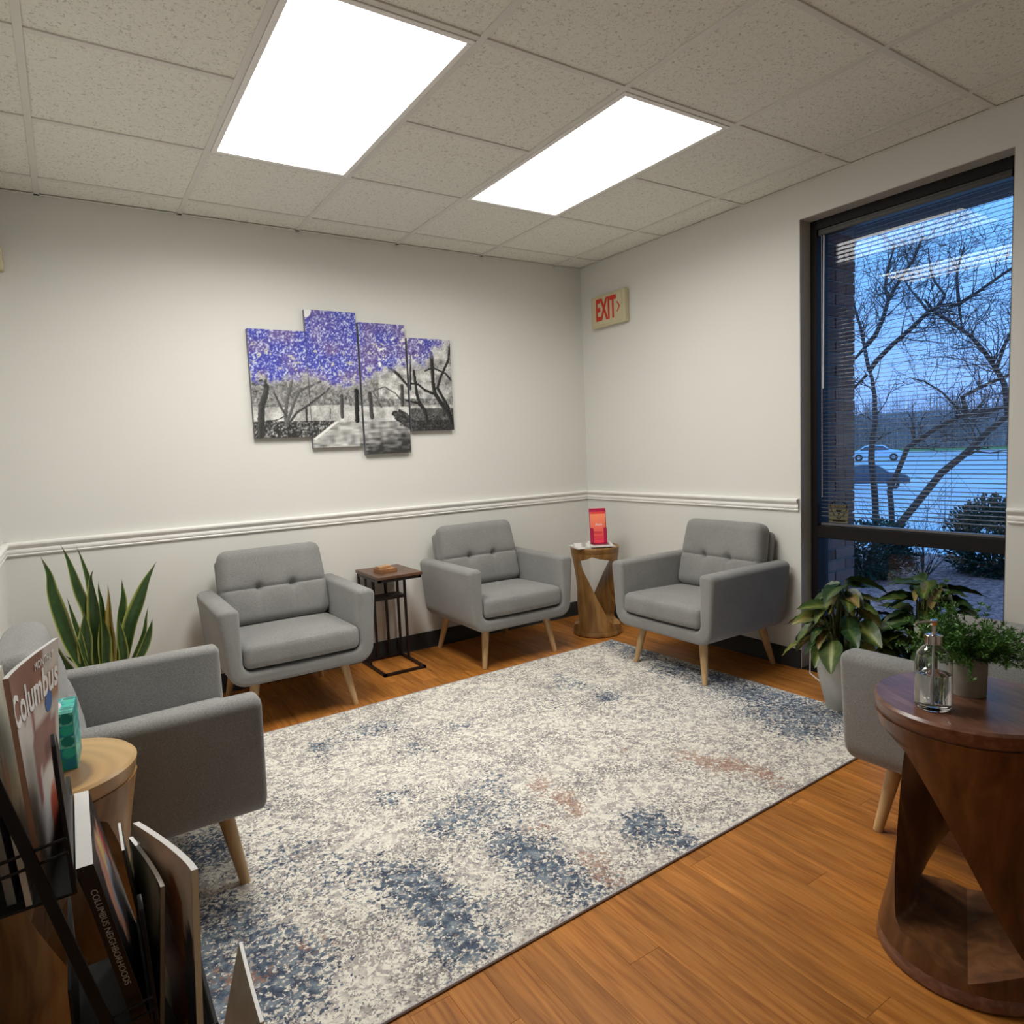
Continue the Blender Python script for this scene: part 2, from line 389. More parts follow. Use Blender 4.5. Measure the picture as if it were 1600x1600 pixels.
# wall angle
for a in ((XL, 0, -.022, 0), (XL, XL+.022, YF, -.022), (-.022, 0, YF, -.022)):
    MB().box(a[0], a[1], a[2], a[3], ZB, ZB+.002).build('wall_angle', M_BAR, ce, smooth=False)
LL = {'a': 'large lit ceiling panel nearer the left, the bigger of the two in view', 'b': 'lit ceiling panel nearer the window wall', 'c': 'lit ceiling panel overhead behind the viewer on the left', 'd': 'lit ceiling panel overhead behind the viewer toward the window wall'}
for (i, j), k in LIGHTS.items():
    xa, xb, ya, yb = xs[i+1]+.013, xs[i]-.013, ys[j+2]+.013, ys[j]-.013
    t = thing('ceiling_light', LL[k], 'ceiling light', ((xa+xb)/2, (ya+yb)/2, ZB), 0, 'fluorescent ceiling panels')
    hx, hy = (xb-xa)/2, (yb-ya)/2; F = .022
    for nm, b in (('frame', None),):
        f = MB(); f.box(-hx, hx, -hy, -hy+F, -.003, .02); f.box(-hx, hx, hy-F, hy, -.003, .02); f.box(-hx, -hx+F, -hy+F, hy-F, -.003, .02); f.box(hx-F, hx, -hy+F, hy-F, -.003, .02)
        f.build('frame', M_TRIM, t, bevel=.0015, seg=1)
    MB().box(-hx+F, hx-F, -hy+F, hy-F, .006, .010).build('diffuser', M_PANEL[k], t, smooth=False)
    la = bpy.data.lights.new('lamp', 'AREA'); la.shape = 'RECTANGLE'; la.size = 2*(hx-F); la.size_y = 2*(hy-F); la.energy = WATT_A if k == 'a' else WATT_B; la.color = (1, .975, .92); la.spread = SPREAD
    lo_ = bpy.data.objects.new('lamp', la); COL.objects.link(lo_); lo_.parent = t; lo_.location = (0, 0, .004)
    MB().box(-hx+.005, hx-.005, -hy+.005, hy-.005, .021, .05).build('housing', M_BAR, t, smooth=False)

# ------------------------------------------------------------------ window
wd = struct(bpy.data.objects.new('window_1', None), 'tall black-framed window with a mid rail'); COL.objects.link(wd)
FX0, FX1 = .092, .196; J = .040
def fr(name, *b): return MB().box(*b).build(name, M_BLACK, wd, bevel=.002, seg=1)
fr('frame_jamb', FX0, FX1, WY0-J, WY0, 0, WZ1); fr('frame_jamb', FX0, FX1, WY1, WY1+J, 0, WZ1)
fr('frame_head', FX0, FX1, WY1+J, WY0-J, 2.343, WZ1); fr('frame_sill', FX0, FX1, WY1+J, WY0-J, 0, .07)
MB().box(0, FX0, WY1+.0002, WY0-.0002, -.003, .004).build('threshold', M_BLACK, wd, bevel=.001, seg=1)
fr('mid_rail', FX0, FX1, WY1+J, WY0-J, .722, .788)
for z0, z1 in ((.788, 2.343), (.07, .722)):
    g = MB(); g.add([(.165, WY1+J, z0), (.165, WY0-J, z0), (.165, WY0-J, z1), (.165, WY1+J, z1)], [(0, 1, 2, 3)]); g.build('glass_pane', M_GLASS, wd, smooth=False, fix=False)
for b_ in ((0.001, FX0, WY0-.003, WY0-.0002, 0, WZ1-.003), (0.001, FX0, WY1+.0002, WY1+.003, 0, WZ1-.003), (0.001, FX0, WY1+.0002, WY0-.0002, WZ1-.003, WZ1-.0002)):  # thin grey sheets added over the reveal to darken its unlit faces
    MB().box(*b_).build('reveal_shade', plain('grey_reveal_shade', (.50, .48, .45, 1), .5), wd, smooth=False)
# security decal on the upper pane: right = -y, up = z
M_DECAL = plain('decal_cream', (.42, .38, .22, 1), .6); M_INK = plain('dark_ink', (.015, .014, .012, 1), .6)
dy, dz = -1.905, .872
D = lambda a, b, d: (.1635-d, dy-a, dz+b)
shield = [(-.05, .032), (-.02, .05), (0, .057), (.02, .05), (.05, .032), (.046, -.0), (.028, -.03), (0, -.052), (-.028, -.03), (-.046, 0)]
dc = MB().prism([(-.055, -.07), (.05, -.07), (.055, .03), (-.06, .03)], D, 0, .0008).build('decal', M_DECAL, wd, smooth=False)
ring_ = MB()
for k in range(10):
    a, b = shield[k], shield[(k+1) % 10]
    ring_.prism([(a[0], a[1]), (b[0], b[1]), (b[0]*.88, b[1]*.88), (a[0]*.88, a[1]*.88)], D, .0008, .0014)
ring_.build('shield_outline', M_INK, dc, smooth=False)
MB().prism([(-.018, .0), (.018, .0), (0, -.03)], D, .0008, .0014).build('shield_mark', M_INK, dc, smooth=False)
text('lettering', 'GUARDIAN', .021, M_INK, dc, frame((0, -1, 0), (0, 0, 1), (.1622, dy, dz+.014)))
MB().prism([(-.035, -.064), (.036, -.064), (.036, -.056), (-.035, -.056)], D, .0008, .0014).build('phone_line', M_INK, dc, smooth=False)

# venetian blind hanging in the upper light
M_SLAT = plain('blind_slat_metal', (.11, .11, .12, 1), .22, .0, .03, spec=1.0)
M_HEADR = plain('blind_headrail_brown', (.05, .046, .04, 1), .4)
M_CORD = plain('blind_cord', (.07, .07, .08, 1), .7); M_WAND = plain('white_wand', (.75, .76, .80, 1), .3)
bl = thing('venetian_blind', 'open horizontal slat blind hanging in the tall window', 'blind', (.126, (WY0+WY1)/2, 2.343))
BW = (WY0-WY1)/2-J-.006
hr = MB(); hr.box(-.028, .014, -BW, BW, -.032, -.001); hr.box(-.031, -.028, -BW, BW, -.012, -.006); hr.box(-.031, -.028, -BW, BW, -.028, -.020)
hr.build('headrail', M_HEADR, bl, bevel=.001, seg=1)
sm = MB(); pr = [(-.0090, -.0010), (-.0045, .0004), (0, .0009), (.0045, .0004), (.0090, -.0010)]
sm.grid(1, 4, lambda u, v: ((pr[round(v*4)][0])*.992, -BW+2*BW*u, pr[round(v*4)][1]+pr[round(v*4)][0]*.19))
slat = sm.mesh('slat', M_SLAT, fix=False)
SZ = .0208; nsl = int((1.555-.042-.02)/SZ)
rs = random.Random(5)
for k in range(nsl):
    link('slat', slat, bl, loc=(0, 0, -.044-k*SZ), rot=(rs.uniform(-.0012, .0012), rs.uniform(-.05, .05), 0))
MB().box(-.012, .012, -BW, BW, -1.554, -1.541).build('bottom_rail', M_SLAT, bl, bevel=.002, seg=1)
for yy in (BW-.10, BW-.13, -BW+.22, -BW+.245):
    MB().tube([(-.0122, yy, -.04), (-.0122, yy, -1.545)], .0008, 4).build('ladder_cord', M_CORD, bl)
MB().tube([(-.020, BW-.026, -.03), (-.022, BW-.022, -.82)], .0035, 6).build('wand', M_WAND, bl)
MB().tube([(-.018, BW-.012, -.03), (-.018, BW-.012, -1.40)], .0014, 5).build('pull_cord', M_WAND, bl)

# ================================================================== OUTSIDE
def noise_ground(name, cols, scale, rough=.9, bmp=0, detail=6):
    m, nt, b = newmat(name); t = N(nt, 'ShaderNodeTexCoord'); n = N(nt, 'ShaderNodeTexNoise'); n.inputs['Scale'].default_value = scale; n.inputs['Detail'].default_value = detail
    nt.links.new(t.outputs['Object'], n.inputs['Vector']); r = ramp(nt, n.outputs[0], [(.3+.4*k/(len(cols)-1), c) for k, c in enumerate(cols)])
    nt.links.new(r.outputs[0], b.inputs['Base Color']); b.inputs['Roughness'].default_value = rough
    if bmp: bump(nt, b, n.outputs[0], bmp, .8)
    return m
M_MULCH = noise_ground('mulch', [(.16, .06, .05), (.42, .17, .15), (.85, .36, .31)], 26, .95, .03)
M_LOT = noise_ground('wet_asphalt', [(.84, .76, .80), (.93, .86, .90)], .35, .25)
M_GRASS = noise_ground('winter_grass', [(.10, .20, .05), (.20, .32, .09)], 3)
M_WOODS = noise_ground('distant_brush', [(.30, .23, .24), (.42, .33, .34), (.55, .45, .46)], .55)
struct(MB().grid(16, 24, lambda u, v: (.2+6.0*u, -8+14*v, -.06-.05*u*u*6+.03*vnoise(6*u, 14*v, 2.5))).build('mulch_bed', M_MULCH, fix=False), 'brown mulch bed outside the window')
lot = MB(); px_ = [(5.9, -.42), (14, -.72), (45, -2.5), (80, -2.2), (110, -1.95)]
for (xa, za), (xb, zb) in zip(px_[:-1], px_[1:]): lot.add([(xa, -60, za), (xb, -60, zb), (xb, 130, zb), (xa, 130, za)], [(0, 1, 2, 3)])
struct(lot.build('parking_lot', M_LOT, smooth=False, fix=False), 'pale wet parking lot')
struct(MB().box(110, 126, -60, 130, -2.1, -1.9).build('grass_strip', M_GRASS, smooth=False), 'green grass strip beyond the parking lot')
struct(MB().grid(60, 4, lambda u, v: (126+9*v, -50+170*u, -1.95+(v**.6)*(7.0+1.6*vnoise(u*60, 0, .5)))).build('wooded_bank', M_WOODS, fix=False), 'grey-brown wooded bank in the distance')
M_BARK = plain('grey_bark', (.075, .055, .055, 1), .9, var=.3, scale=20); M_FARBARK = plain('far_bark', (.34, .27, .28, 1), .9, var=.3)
wds = MB(); rw = random.Random(11)
for k in range(1900):
    y = rw.uniform(-25, 100); x = rw.uniform(122, 132); h = rw.uniform(5, 11.5); r = rw.uniform(.04, .13)
    p0 = Vector((x, y, -1.95)); pts = [p0+Vector((0, rw.uniform(-.3, .3)*q, h*q)) for q in (0, .4, .75, 1)]
    wds.tube(pts, [r, r*.7, r*.4, r*.1], 3, caps=False)
    for q in range(4):
        t0 = rw.uniform(.35, .9); b0 = p0+Vector((0, 0, h*t0)); l = rw.uniform(.8, 2.2); a = rw.uniform(.5, 1.1)*rw.choice((-1, 1))
        wds.tube([b0, b0+Vector((0, math.sin(a)*l*.5, math.cos(a)*l*.5)), b0+Vector((0, math.sin(a)*l*.8, math.cos(a)*l))], [r*.4, r*.25, .01], 3, caps=False)
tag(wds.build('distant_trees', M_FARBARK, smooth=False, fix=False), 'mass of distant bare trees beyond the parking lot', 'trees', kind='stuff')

# brick fin and soffit
M_MORTAR = plain('mortar', (.26, .23, .21, 1), .95); 
bm_, nt, b = newmat('brown_brick'); oi = N(nt, 'ShaderNodeObjectInfo'); r = ramp(nt, oi.outputs['Random'], [(0, (.15, .075, .06)), (.5, (.22, .115, .09)), (1, (.28, .16, .125))]); nt.links.new(r.outputs[0], b.inputs['Base Color']); b.inputs['Roughness'].default_value = .9
M_BRICK = bm_
fin = struct(MB().box(.206, .708, -1.668, -1.2, -.2, 3.0).build('brick_fin', M_MORTAR, smooth=False), 'brown brick pier outside the window')
bfull = MB().box(-.0975, .0975, -.006, .05, -.029, .029).mesh('brick', M_BRICK, bevel=.003, seg=1)
bhalf = MB().box(-.0465, .0465, -.006, .05, -.029, .029).mesh('brick', M_BRICK, bevel=.003, seg=1)
for k in range(38):
    z = -.12+k*.068
    if k % 2: items = [(.31, bfull), (.515, bfull), (.6655, bhalf)]
    else: items = [(.2555, bhalf), (.4065, bfull), (.6115, bfull)]
    for x, me in items: link('brick', me, fin, loc=(x, -1.672, z))
M_SOFFIT = plain('dark_soffit', (.10, .09, .085, 1), .8)
sf = struct(MB().box(.2, 1.1, -9, 4, 2.515, 2.75).build('soffit', M_SOFFIT, smooth=False), 'dark roof soffit above the window')

TREE_A=[
([[-0.013, -.05], [-0.077, 1.001], [-0.097, 1.192], [-0.136, 1.38], [-0.127, 1.649], [-0.086, 1.84], [-0.044, 1.925]], 0.024) ,
([[-0.044, 1.925], [0.039, 2.125], [0.081, 2.225], [0.18, 2.431], [0.281, 2.613], [0.399, 2.885], [0.534, 3.401]], 0.014) ,
([[0.039, 2.206], [-0.069, 2.296], [-0.135, 2.442], [-0.173, 2.644], [-0.275, 2.789], [-0.422, 2.969], [-0.505, 3.182]], 0.018) ,
([[0.039, 2.206], [0.179, 2.09], [0.324, 1.969]], 0.013),
([[-0.173, 2.644], [-0.093, 2.791], [-0.098, 2.972], [-0.142, 3.218]], 0.013) ,
([[-0.044, 1.925], [-0.125, 2.022], [-0.293, 2.156], [-0.479, 2.28], [-0.644, 2.412], [-0.747, 2.454], [-0.903, 2.435], [-1.041, 2.513], [-1.224, 2.633], [-1.387, 2.728]], 0.018) ,
([[-0.644, 2.412], [-0.548, 2.555], [-0.475, 2.632], [-0.35, 2.785]], 0.009) ,
([[-0.747, 2.454], [-0.791, 2.542], [-0.687, 2.697], [-0.639, 2.817], [-0.589, 3.037]], 0.009) ,
([[-0.903, 2.435], [-0.889, 2.664], [-0.893, 2.757], [-0.949, 2.942]], 0.011) ,
([[-0.903, 2.435], [-0.918, 2.206]], 0.009) ,
([[-0.017, 1.888], [0.178, 1.731], [0.324, 1.618]], 0.011) ,
]
TREE_B=[
([[0.177, -0.1], [0.098, 0.136], [-0.341, 0.804], [-0.566, 1.022], [-0.756, 1.23], [-0.937, 1.389], [-1.024, 1.472], [-1.253, 1.675]], 0.031) ,
([[0.12, 0.1], [0.16, 0.6], [-0.042, 1.09], [-0.309, 1.291], [-0.462, 1.379], [-0.585, 1.425], [-0.821, 1.461], [-1.012, 1.51], [-1.204, 1.557]], 0.022) ,
([[-0.585, 1.425], [-0.557, 1.614], [-0.701, 1.693], [-0.862, 1.767], [-1.005, 1.826], [-1.196, 1.901]], 0.016) ,
([[-0.937, 1.389], [-0.908, 1.711], [-0.848, 1.87], [-0.764, 2.061], [-0.68, 2.216], [-0.546, 2.368], [-0.421, 2.483], [-0.318, 2.65]], 0.02) ,
([[-0.585, 1.425], [-0.484, 1.539], [-0.394, 1.682], [-0.264, 1.805], [-0.171, 1.842]], 0.01) ,
([[-0.848, 1.87], [-0.923, 2.089], [-1.028, 2.321], [-1.087, 2.554]], 0.013) ,
]
def make_tree(name, label, data, X, seed, ntw):
    rt = random.Random(seed); t = thing(name, label, 'tree', (X, data[0][0][0][0], -.1)); off = Vector(t.location); tw = MB()
    z_of = lambda y, z: .22*math.sin(y*2.1+z*1.3+seed)*(min(1, max(0, z)/1.0))
    def P(q): return Vector((X+z_of(*q), q[0], q[1]))-off
    first = True
    for pts, r in data:
        path = []
        for a, b in zip(pts[:-1], pts[1:]):
            for k in range(4):
                q = (a[0]+(b[0]-a[0])*k/4, a[1]+(b[1]-a[1])*k/4); path.append(P(q))
        path.append(P(pts[-1])); n = len(path)
        rad = [r*(1.5-.9*i/n) for i in range(n)]
        MB().tube(path, rad, 7).build('trunk' if first else 'branch', M_BARK, t, fix=False)
        # twigs
        L = sum((path[i+1]-path[i]).length for i in range(n-1))
        m = int(ntw*L) if not first else int(ntw*L*.15)
        for k in range(m):
            i = rt.randrange(n//4, n-1); p = path[i]; d = (path[i+1]-path[i]).normalized()
            s = d.cross(Vector((1, 0, 0))).normalized()*rt.choice((-1, 1)); dirn = (d*.5+s*rt.uniform(.4, 1)+Vector((rt.uniform(-.6, .6), 0, .25))).normalized()
            twig(tw, p, dirn, rt.uniform(.18, .5), rad[i]*.32, rt, 2)
        first = False
    tg = tw.build('twigs', M_BARK, t, smooth=False, fix=False); tg['kind'] = 'stuff'
    return t
def twig(mb, p, d, L, r, rt, lev):
    pts = [p]; q = p.copy(); dd = d.copy()
    for k in range(4):
        dd = (dd+Vector((rt.uniform(-.25, .25), rt.uniform(-.3, .3), rt.uniform(-.25, .3)))).normalized(); q = q+dd*L/4; pts.append(q.copy())
    r = max(r, .0022); mb.tube(pts, [r, r*.85, r*.7, r*.55, r*.35], 3, caps=False)
    if lev:
        for k in range(rt.randint(2, 4)):
            i = rt.randint(1, 4); nd = (dd*.6+Vector((rt.uniform(-.7, .7), rt.uniform(-1, 1), rt.uniform(-.5, .9)))).normalized()
            twig(mb, pts[i], nd, L*rt.uniform(.45, .75), r*.6, rt, lev-1)
make_tree('bare_tree', 'bare multi-stemmed tree standing close behind the brick pier', TREE_A, 4.0, 3, 26)
make_tree('bare_tree', 'bare tree with thick trunk leaning right outside the window', TREE_B, 4.6, 8, 20)

# shrubs
M_EVER = plain('evergreen_leaf', (.018, .055, .032, 1), .6, var=.5, scale=9)
M_DRYTW = plain('dry_twig', (.10, .07, .05, 1), .9)
def shrub(name, label, c, R, n, mat, seed, leaf=.05):
    rt = random.Random(seed); t = thing(name, label, 'shrub', c); st = MB(); lf = MB()
    for k in range(16):
        a = rt.uniform(0, 6.28); e = Vector((math.cos(a)*R[0]*.8*rt.random(), math.sin(a)*R[1]*.8*rt.random(), R[2]*rt.uniform(.8, 1.5)))
        st.tube([(0, 0, 0), e*.5+Vector((0, 0, .05)), e], [.012, .008, .003], 4)
    st.build('stem', M_DRYTW, t, fix=False)
    for k in range(n):
        u = rt.uniform(-.95, 1); a = rt.uniform(0, 6.28); s = math.sqrt(1-u*u); rad = rt.uniform(.55, 1)*(1+.25*mnoise.noise(Vector((math.cos(a)*1.7+seed, math.sin(a)*1.7, u*2))))
        p = Vector((math.cos(a)*s*R[0]*rad, math.sin(a)*s*R[1]*rad, R[2]*(.85+u*rad*.95)))
        if p.z < .03: p.z = .03+rt.random()*.1
        d = (p-Vector((0, 0, R[2]*.4))+Vector((rt.uniform(-.3, .3), rt.uniform(-.3, .3), rt.uniform(-.2, .3)))).normalized(); x = d.cross(Vector((rt.uniform(-1, 1), rt.uniform(-1, 1), 1))).normalized()
        l = leaf*rt.uniform(.7, 1.5); w = leaf*.28
        lf.add([p-d*l*.5, p+x*w, p+d*l*.5+Vector((0, 0, -.01)), p-x*w], [(0, 1, 2, 3)])
    f = lf.build('foliage', mat, t, smooth=False, fix=False); f['kind'] = 'stuff'
    return t
shrub('evergreen_shrub', 'dark evergreen shrub outside at the right edge of the window', (4.45, -.98, -.30), (.55, .42, .50), 7000, M_EVER, 1)
shrub('evergreen_shrub', 'low evergreen shrub outside beside the brick pier', (3.2, -.36, -.2), (.50, .45, .36), 5000, M_EVER, 2)
t = thing('bare_shrub', 'leafless twiggy shrub between two evergreens outside', 'shrub', (3.7, -.66, -.2)); bt = MB(); rt = random.Random(4)
for k in range(26): twig(bt, Vector((0, 0, 0)), Vector((rt.uniform(-.6, .6), rt.uniform(-.8, .8), 1)).normalized(), rt.uniform(.4, .75), .005, rt, 2)
bt.build('twigs', M_DRYTW, t, smooth=False, fix=False)['kind'] = 'stuff'

# cars
M_TYRE = plain('tyre_rubber', (.015, .015, .017, 1), .8); M_RIM = plain('alloy_rim', (.55, .56, .6, 1), .3, .8); M_CGL = plain('car_glass', (.06, .09, .12, 1), .08)
def car(label, c, rz, body, s=1.0):
    t = thing('parked_car', label, 'car', c, rz, 'cars parked in the lot'); t.scale = (s, s, s)
    M = plain('car_paint_%d' % int(body[2]*1000), (*body, 1), .25, .3)
    side = [(-2.2, .35), (-2.25, .62), (-2.15, .85), (-1.55, .93), (-.95, 1.36), (-.2, 1.46), (.6, 1.40), (1.2, .98), (1.95, .86), (2.22, .68), (2.25, .35)]
    MB().prism(side, lambda a, b, d: (a, d*(1-.14*max(0, b-.9)), b), -.85, .85).build('car_body', M, t, bevel=.05, seg=2)
    for sg in (-1, 1):
        MB().prism([(-1.35, .96), (-.88, 1.30), (-.2, 1.38), (-.2, .96)], lambda a, b, d: (a, sg*(d-.14*.85*max(0, b-.9)), b), .845, .858).build('side_window', M_CGL, t, smooth=False)
        MB().prism([(-.12, .96), (-.12, 1.38), (.55, 1.33), (1.05, .96)], lambda a, b, d: (a, sg*(d-.14*.85*max(0, b-.9)), b), .845, .858).build('side_window', M_CGL, t, smooth=False)
        for xx in (-1.38, 1.38):
            wh = MB(); wh.lathe([(.2, -.1), (.31, -.1), (.33, -.07), (.33, .07), (.31, .1), (.2, .1)], 20)
            o = wh.build('wheel', M_TYRE, t); o.location = (xx, sg*.80, .33); o.rotation_euler = (math.pi/2, 0, 0)
            r_ = MB(); r_.lathe([(.02, -.11), (.06, -.108), (.20, -.095), (.21, -.09)], 20); 
            r2 = r_.build('rim', M_RIM, o); r2.scale = (1, 1, sg)
    return t
car('dark blue-grey car parked nearest the brick pier', (36.96, 18.36, -2.08), math.atan2(-.879, .477), (.05, .065, .10))
car('pale blue car parked farther back in the lot', (80.2, 41.2, -2.19), math.atan2(-.879, .477), (.62, .74, .85), 1.36)

# ================================================================== FURNITURE
def arc(cx, cy, r, a0, a1, n=6):
    return [(cx+r*math.cos(math.radians(a0+(a1-a0)*k/n)), cy+r*math.sin(math.radians(a0+(a1-a0)*k/n))) for k in range(n+1)]
def make_chair(label):
    t = thing('armchair', label, 'armchair', group='grey tufted armchairs')
    # U-shaped shell: arms and rounded lower rail in one upholstered piece
    oT, oB, zb, zt = .374, .352, .232, .602; iT, iZ = .283, .300
    out = arc(oT-.030, zt-.030, .030, 90, 0, 4)+arc(oB-.085, zb+.085, .085, 0, -90, 7)
    inn = arc(iT-.0-.040, iZ+.040, .040, -90, 0, 4)+arc(iT+.022, zt-.022, .022, 180, 90, 4)
    half = inn+out                              # inner floor -> up the arm -> over -> down outside -> bottom
    left = [(-a, b) for a, b in half][::-1]
    poly = half+left
    yf, yb = -.350, .285
    mb = MB(); mb.prism(poly, lambda a, b, d: (a, d+(.0 if d < 0 else .02*(b-.4)), b), yf, yb)
    me = mb.mesh('shell', None)
    bm = bmesh.new(); bm.from_mesh(me)
    es = [e for e in bm.edges if (all(abs(v.co.y-yf) < .001 for v in e.verts) or all(v.co.y > .2 for v in e.verts))]
    bmesh.ops.bevel(bm, geom=es, offset=.020, segments=4, profile=.5, affect='EDGES', clamp_overlap=True)
    me2 = bpy.data.meshes.new('shell'); bm.to_mesh(me2); bm.free(); me2.materials.append(M_FAB)
    me2.polygons.foreach_set('use_smooth', [True]*len(me2.polygons)); me2.set_sharp_from_angle(angle=math.radians(50))
    link('shell', me2, t)
    # seat cushion, slightly crowned
    def crown(p):
        k = (1-(p.x/.29)**2)*(1-((p.y)/.25)**2)
        if p.z > 0: p.z += .014*max(0, k)
        if p.y < -.15: p.y -= .012*(1-(p.x/.29)**2)*(1 if p.z < .05 else 0)
        return p
    c = rounded_box(.562, .49, .115, .034, 14, crown).build('seat_cushion', M_FAB, t, ang=60); c.location = (0, -.108, .362); c.rotation_euler = (math.radians(-1.5), 0, 0)
    # back cushion: tufted with two buttons and a cross seam
    def tuft(p):
        s = 1 if p.y < 0 else 0
        if s:
            k = max(0, (1-(p.x/.30)**2))*max(0, (1-(p.z/.225)**2)); p.y -= .020*k
            for bx in (-.088, .088):
                d2 = ((p.x-bx)**2+(p.z+.012)**2); p.y += .026*math.exp(-d2/(.018**2))+.010*math.exp(-d2/(.055**2))
                if p.z < -.012: p.y += .006*math.exp(-((p.x-bx)/.010)**2)*max(0, 1+p.z/.19)
            p.y += .010*math.exp(-((p.z+.012)/.007)**2)+.004*math.exp(-((p.z+.012)/.03)**2)
        p.x *= 1-.05*max(0, p.z/.2)
        return p
    bc = rounded_box(.562, .118, .405, .046, 46, tuft).build('back_cushion', M_FAB, t, ang=60)
    bc.location = (0, .182, .606); bc.rotation_euler = (math.radians(-13), 0, 0)
    for bx in (-.088, .088):
        b = MB(); b.lathe([(.001, .004), (.004, .0036), (.007, .002), (.008, 0)], 12); o = b.build('button', M_FAB, bc); o.location = (bx, -.030, -.012); o.rotation_euler = (math.pi/2, 0, 0)
    bp_ = rounded_box(.545, .060, .50, .028, 14).build('back_panel', M_FAB, t, ang=60); bp_.location = (0, .243, .505); bp_.rotation_euler = (math.radians(-10), 0, 0)
    # tapered splayed legs
    for sx in (-1, 1):
        for sy, fy, ty in ((-1, -.283, -.243), (1, .287, .225)):
            MB().tube([(sx*.215, ty, .245), (sx*.257, fy, .0)], [.0245, .0145], 14).build('leg', M_OAK, t)
    return t
CH = [((-2.405, -.390, 0), 0, 'grey tufted armchair against the back wall beside the snake plant'),
      ((-1.090, -.350, 0), 0, 'grey tufted armchair between the black C-shaped table and the corner stool'),
      ((-.325, -1.378, 0), -math.pi/2, 'grey tufted armchair against the right wall beside the window'),
      ((-3.226, -1.620, 0), math.pi/2, 'grey armchair at left seen from its side behind the magazine rack'),
      ((-.948, -3.140, 0), math.pi, 'grey armchair at right partly hidden by the dark stool')]
proto = make_chair(CH[0][2])
for k, (loc, rz, lb) in enumerate(CH):
    o = proto if k == 0 else copy_tree(proto)
    o.location = loc; o.rotation_euler = (0, 0, rz); o['label'] = lb

# ------------------------------------------------------------------ rug
RC, RA = Vector((-1.757, -1.655)), math.radians(1.7); RW_, RH_ = 2.745, 1.84
BLUE= [(-3.161, -2.264, 0.16, 1), (-3.009, -2.304, 0.13, 0.8), (-3.088, -2.167, 0.1, 0.7), (-2.912, -2.4, 0.08, 0.5), (-2.565, -2.142, 0.06, 0.8), (-2.542, -2.269, 0.08, 1), (-2.532, -2.408, 0.08, 1), (-2.53, -2.526, 0.08, 1), (-1.766, -2.351, 0.06, 0.9), (-1.767, -2.456, 0.07, 1), (-1.774, -2.532, 0.05, 1), (-2.185, -2.27, 0.09, 0.8), (-2.178, -2.397, 0.07, 0.8), (-2.14, -2.53, 0.08, 0.7), (-2.468, -1.073, 0.07, 0.9), (-2.263, -1.013, 0.08, 0.5), (-2.142, -1.028, 0.09, 0.6), (-1.883, -1.278, 0.07, 0.6), (-2.138, -1.372, 0.08, 0.6), (-2.394, -1.693, 0.08, 0.6), (-2.219, -1.984, 0.08, 0.7), (-2.345, -1.982, 0.06, 0.7), (-2.211, -2.206, 0.07, 0.7), (-2.016, -1.781, 0.08, 0.5), (-0.442, -0.75, 0.1, 1), (-0.463, -1.005, 0.12, 1), (-0.514, -1.315, 0.12, 1), (-0.502, -1.579, 0.12, 1), (-0.52, -1.839, 0.12, 1), (-0.523, -2.058, 0.12, 1), (-0.526, -2.255, 0.12, 0.9), (-0.733, -2.265, 0.1, 0.8), (-0.71, -2.054, 0.09, 0.6), (-1.098, -1.2, 0.08, 0.7), (-1.104, -1.439, 0.08, 0.8), (-1.081, -1.039, 0.06, 0.5), (-3.079, -1.65, 0.09, 1), (-2.989, -1.563, 0.07, 0.7), (-2.797, -1.801, 0.1, 0.5), (-2.68, -2.016, 0.1, 0.5), (-2.746, -1.435, 0.1, 0.35), (-1.414, -1.314, 0.12, 0.35), (-1.017, -1.75, 0.12, 0.35), (-3.008, -1.987, 0.1, 0.6), (-2.093, -2.056, 0.06, 0.5), (-2.095, -1.887, 0.06, 0.6)]
RUST= [(-1.28, -2.175, 0.06, 0.9), (-1.226, -2.289, 0.08, 0.9), (-1.204, -2.418, 0.07, 0.7), (-1.185, -2.514, 0.05, 0.4), (-1.895, -1.934, 0.05, 0.8), (-1.885, -2.08, 0.06, 0.9), (-1.895, -2.184, 0.05, 0.8), (-2.02, -2.417, 0.06, 0.7), (-2.036, -2.524, 0.05, 0.7), (-2.051, -2.189, 0.06, 0.4), (-1.438, -1.937, 0.05, 0.3), (-1.702, -1.8, 0.05, 0.25), (-3.048, -2.275, 0.05, 0.7), (-2.874, -2.271, 0.07, 0.3), (-2.296, -1.398, 0.06, 0.25), (-1.296, -2.089, 0.05, 0.4)]
def rugmask(u, v):
    lx, ly = (u-.5)*RW_, (v-.5)*RH_
    x = RC.x+lx*math.cos(RA)-ly*math.sin(RA); y = RC.y+lx*math.sin(RA)+ly*math.cos(RA)
    x += .05*vnoise(x, y, 7, 1); y += .05*vnoise(x, y, 7, 2)
    b = 1; r = 1
    for (a, c, s, k) in BLUE: b *= 1-.9*min(1, k*1.2)*math.exp(-((x-a)**2+(y-c)**2)/(2.0*s*s))
    for (a, c, s, k) in RUST: r *= 1-.95*k*math.exp(-((x-a)**2+(y-c)**2)/(1.3*s*s))
    return (1-b, 1-r, .5+.5*vnoise(x, y, 3, 5), 1)
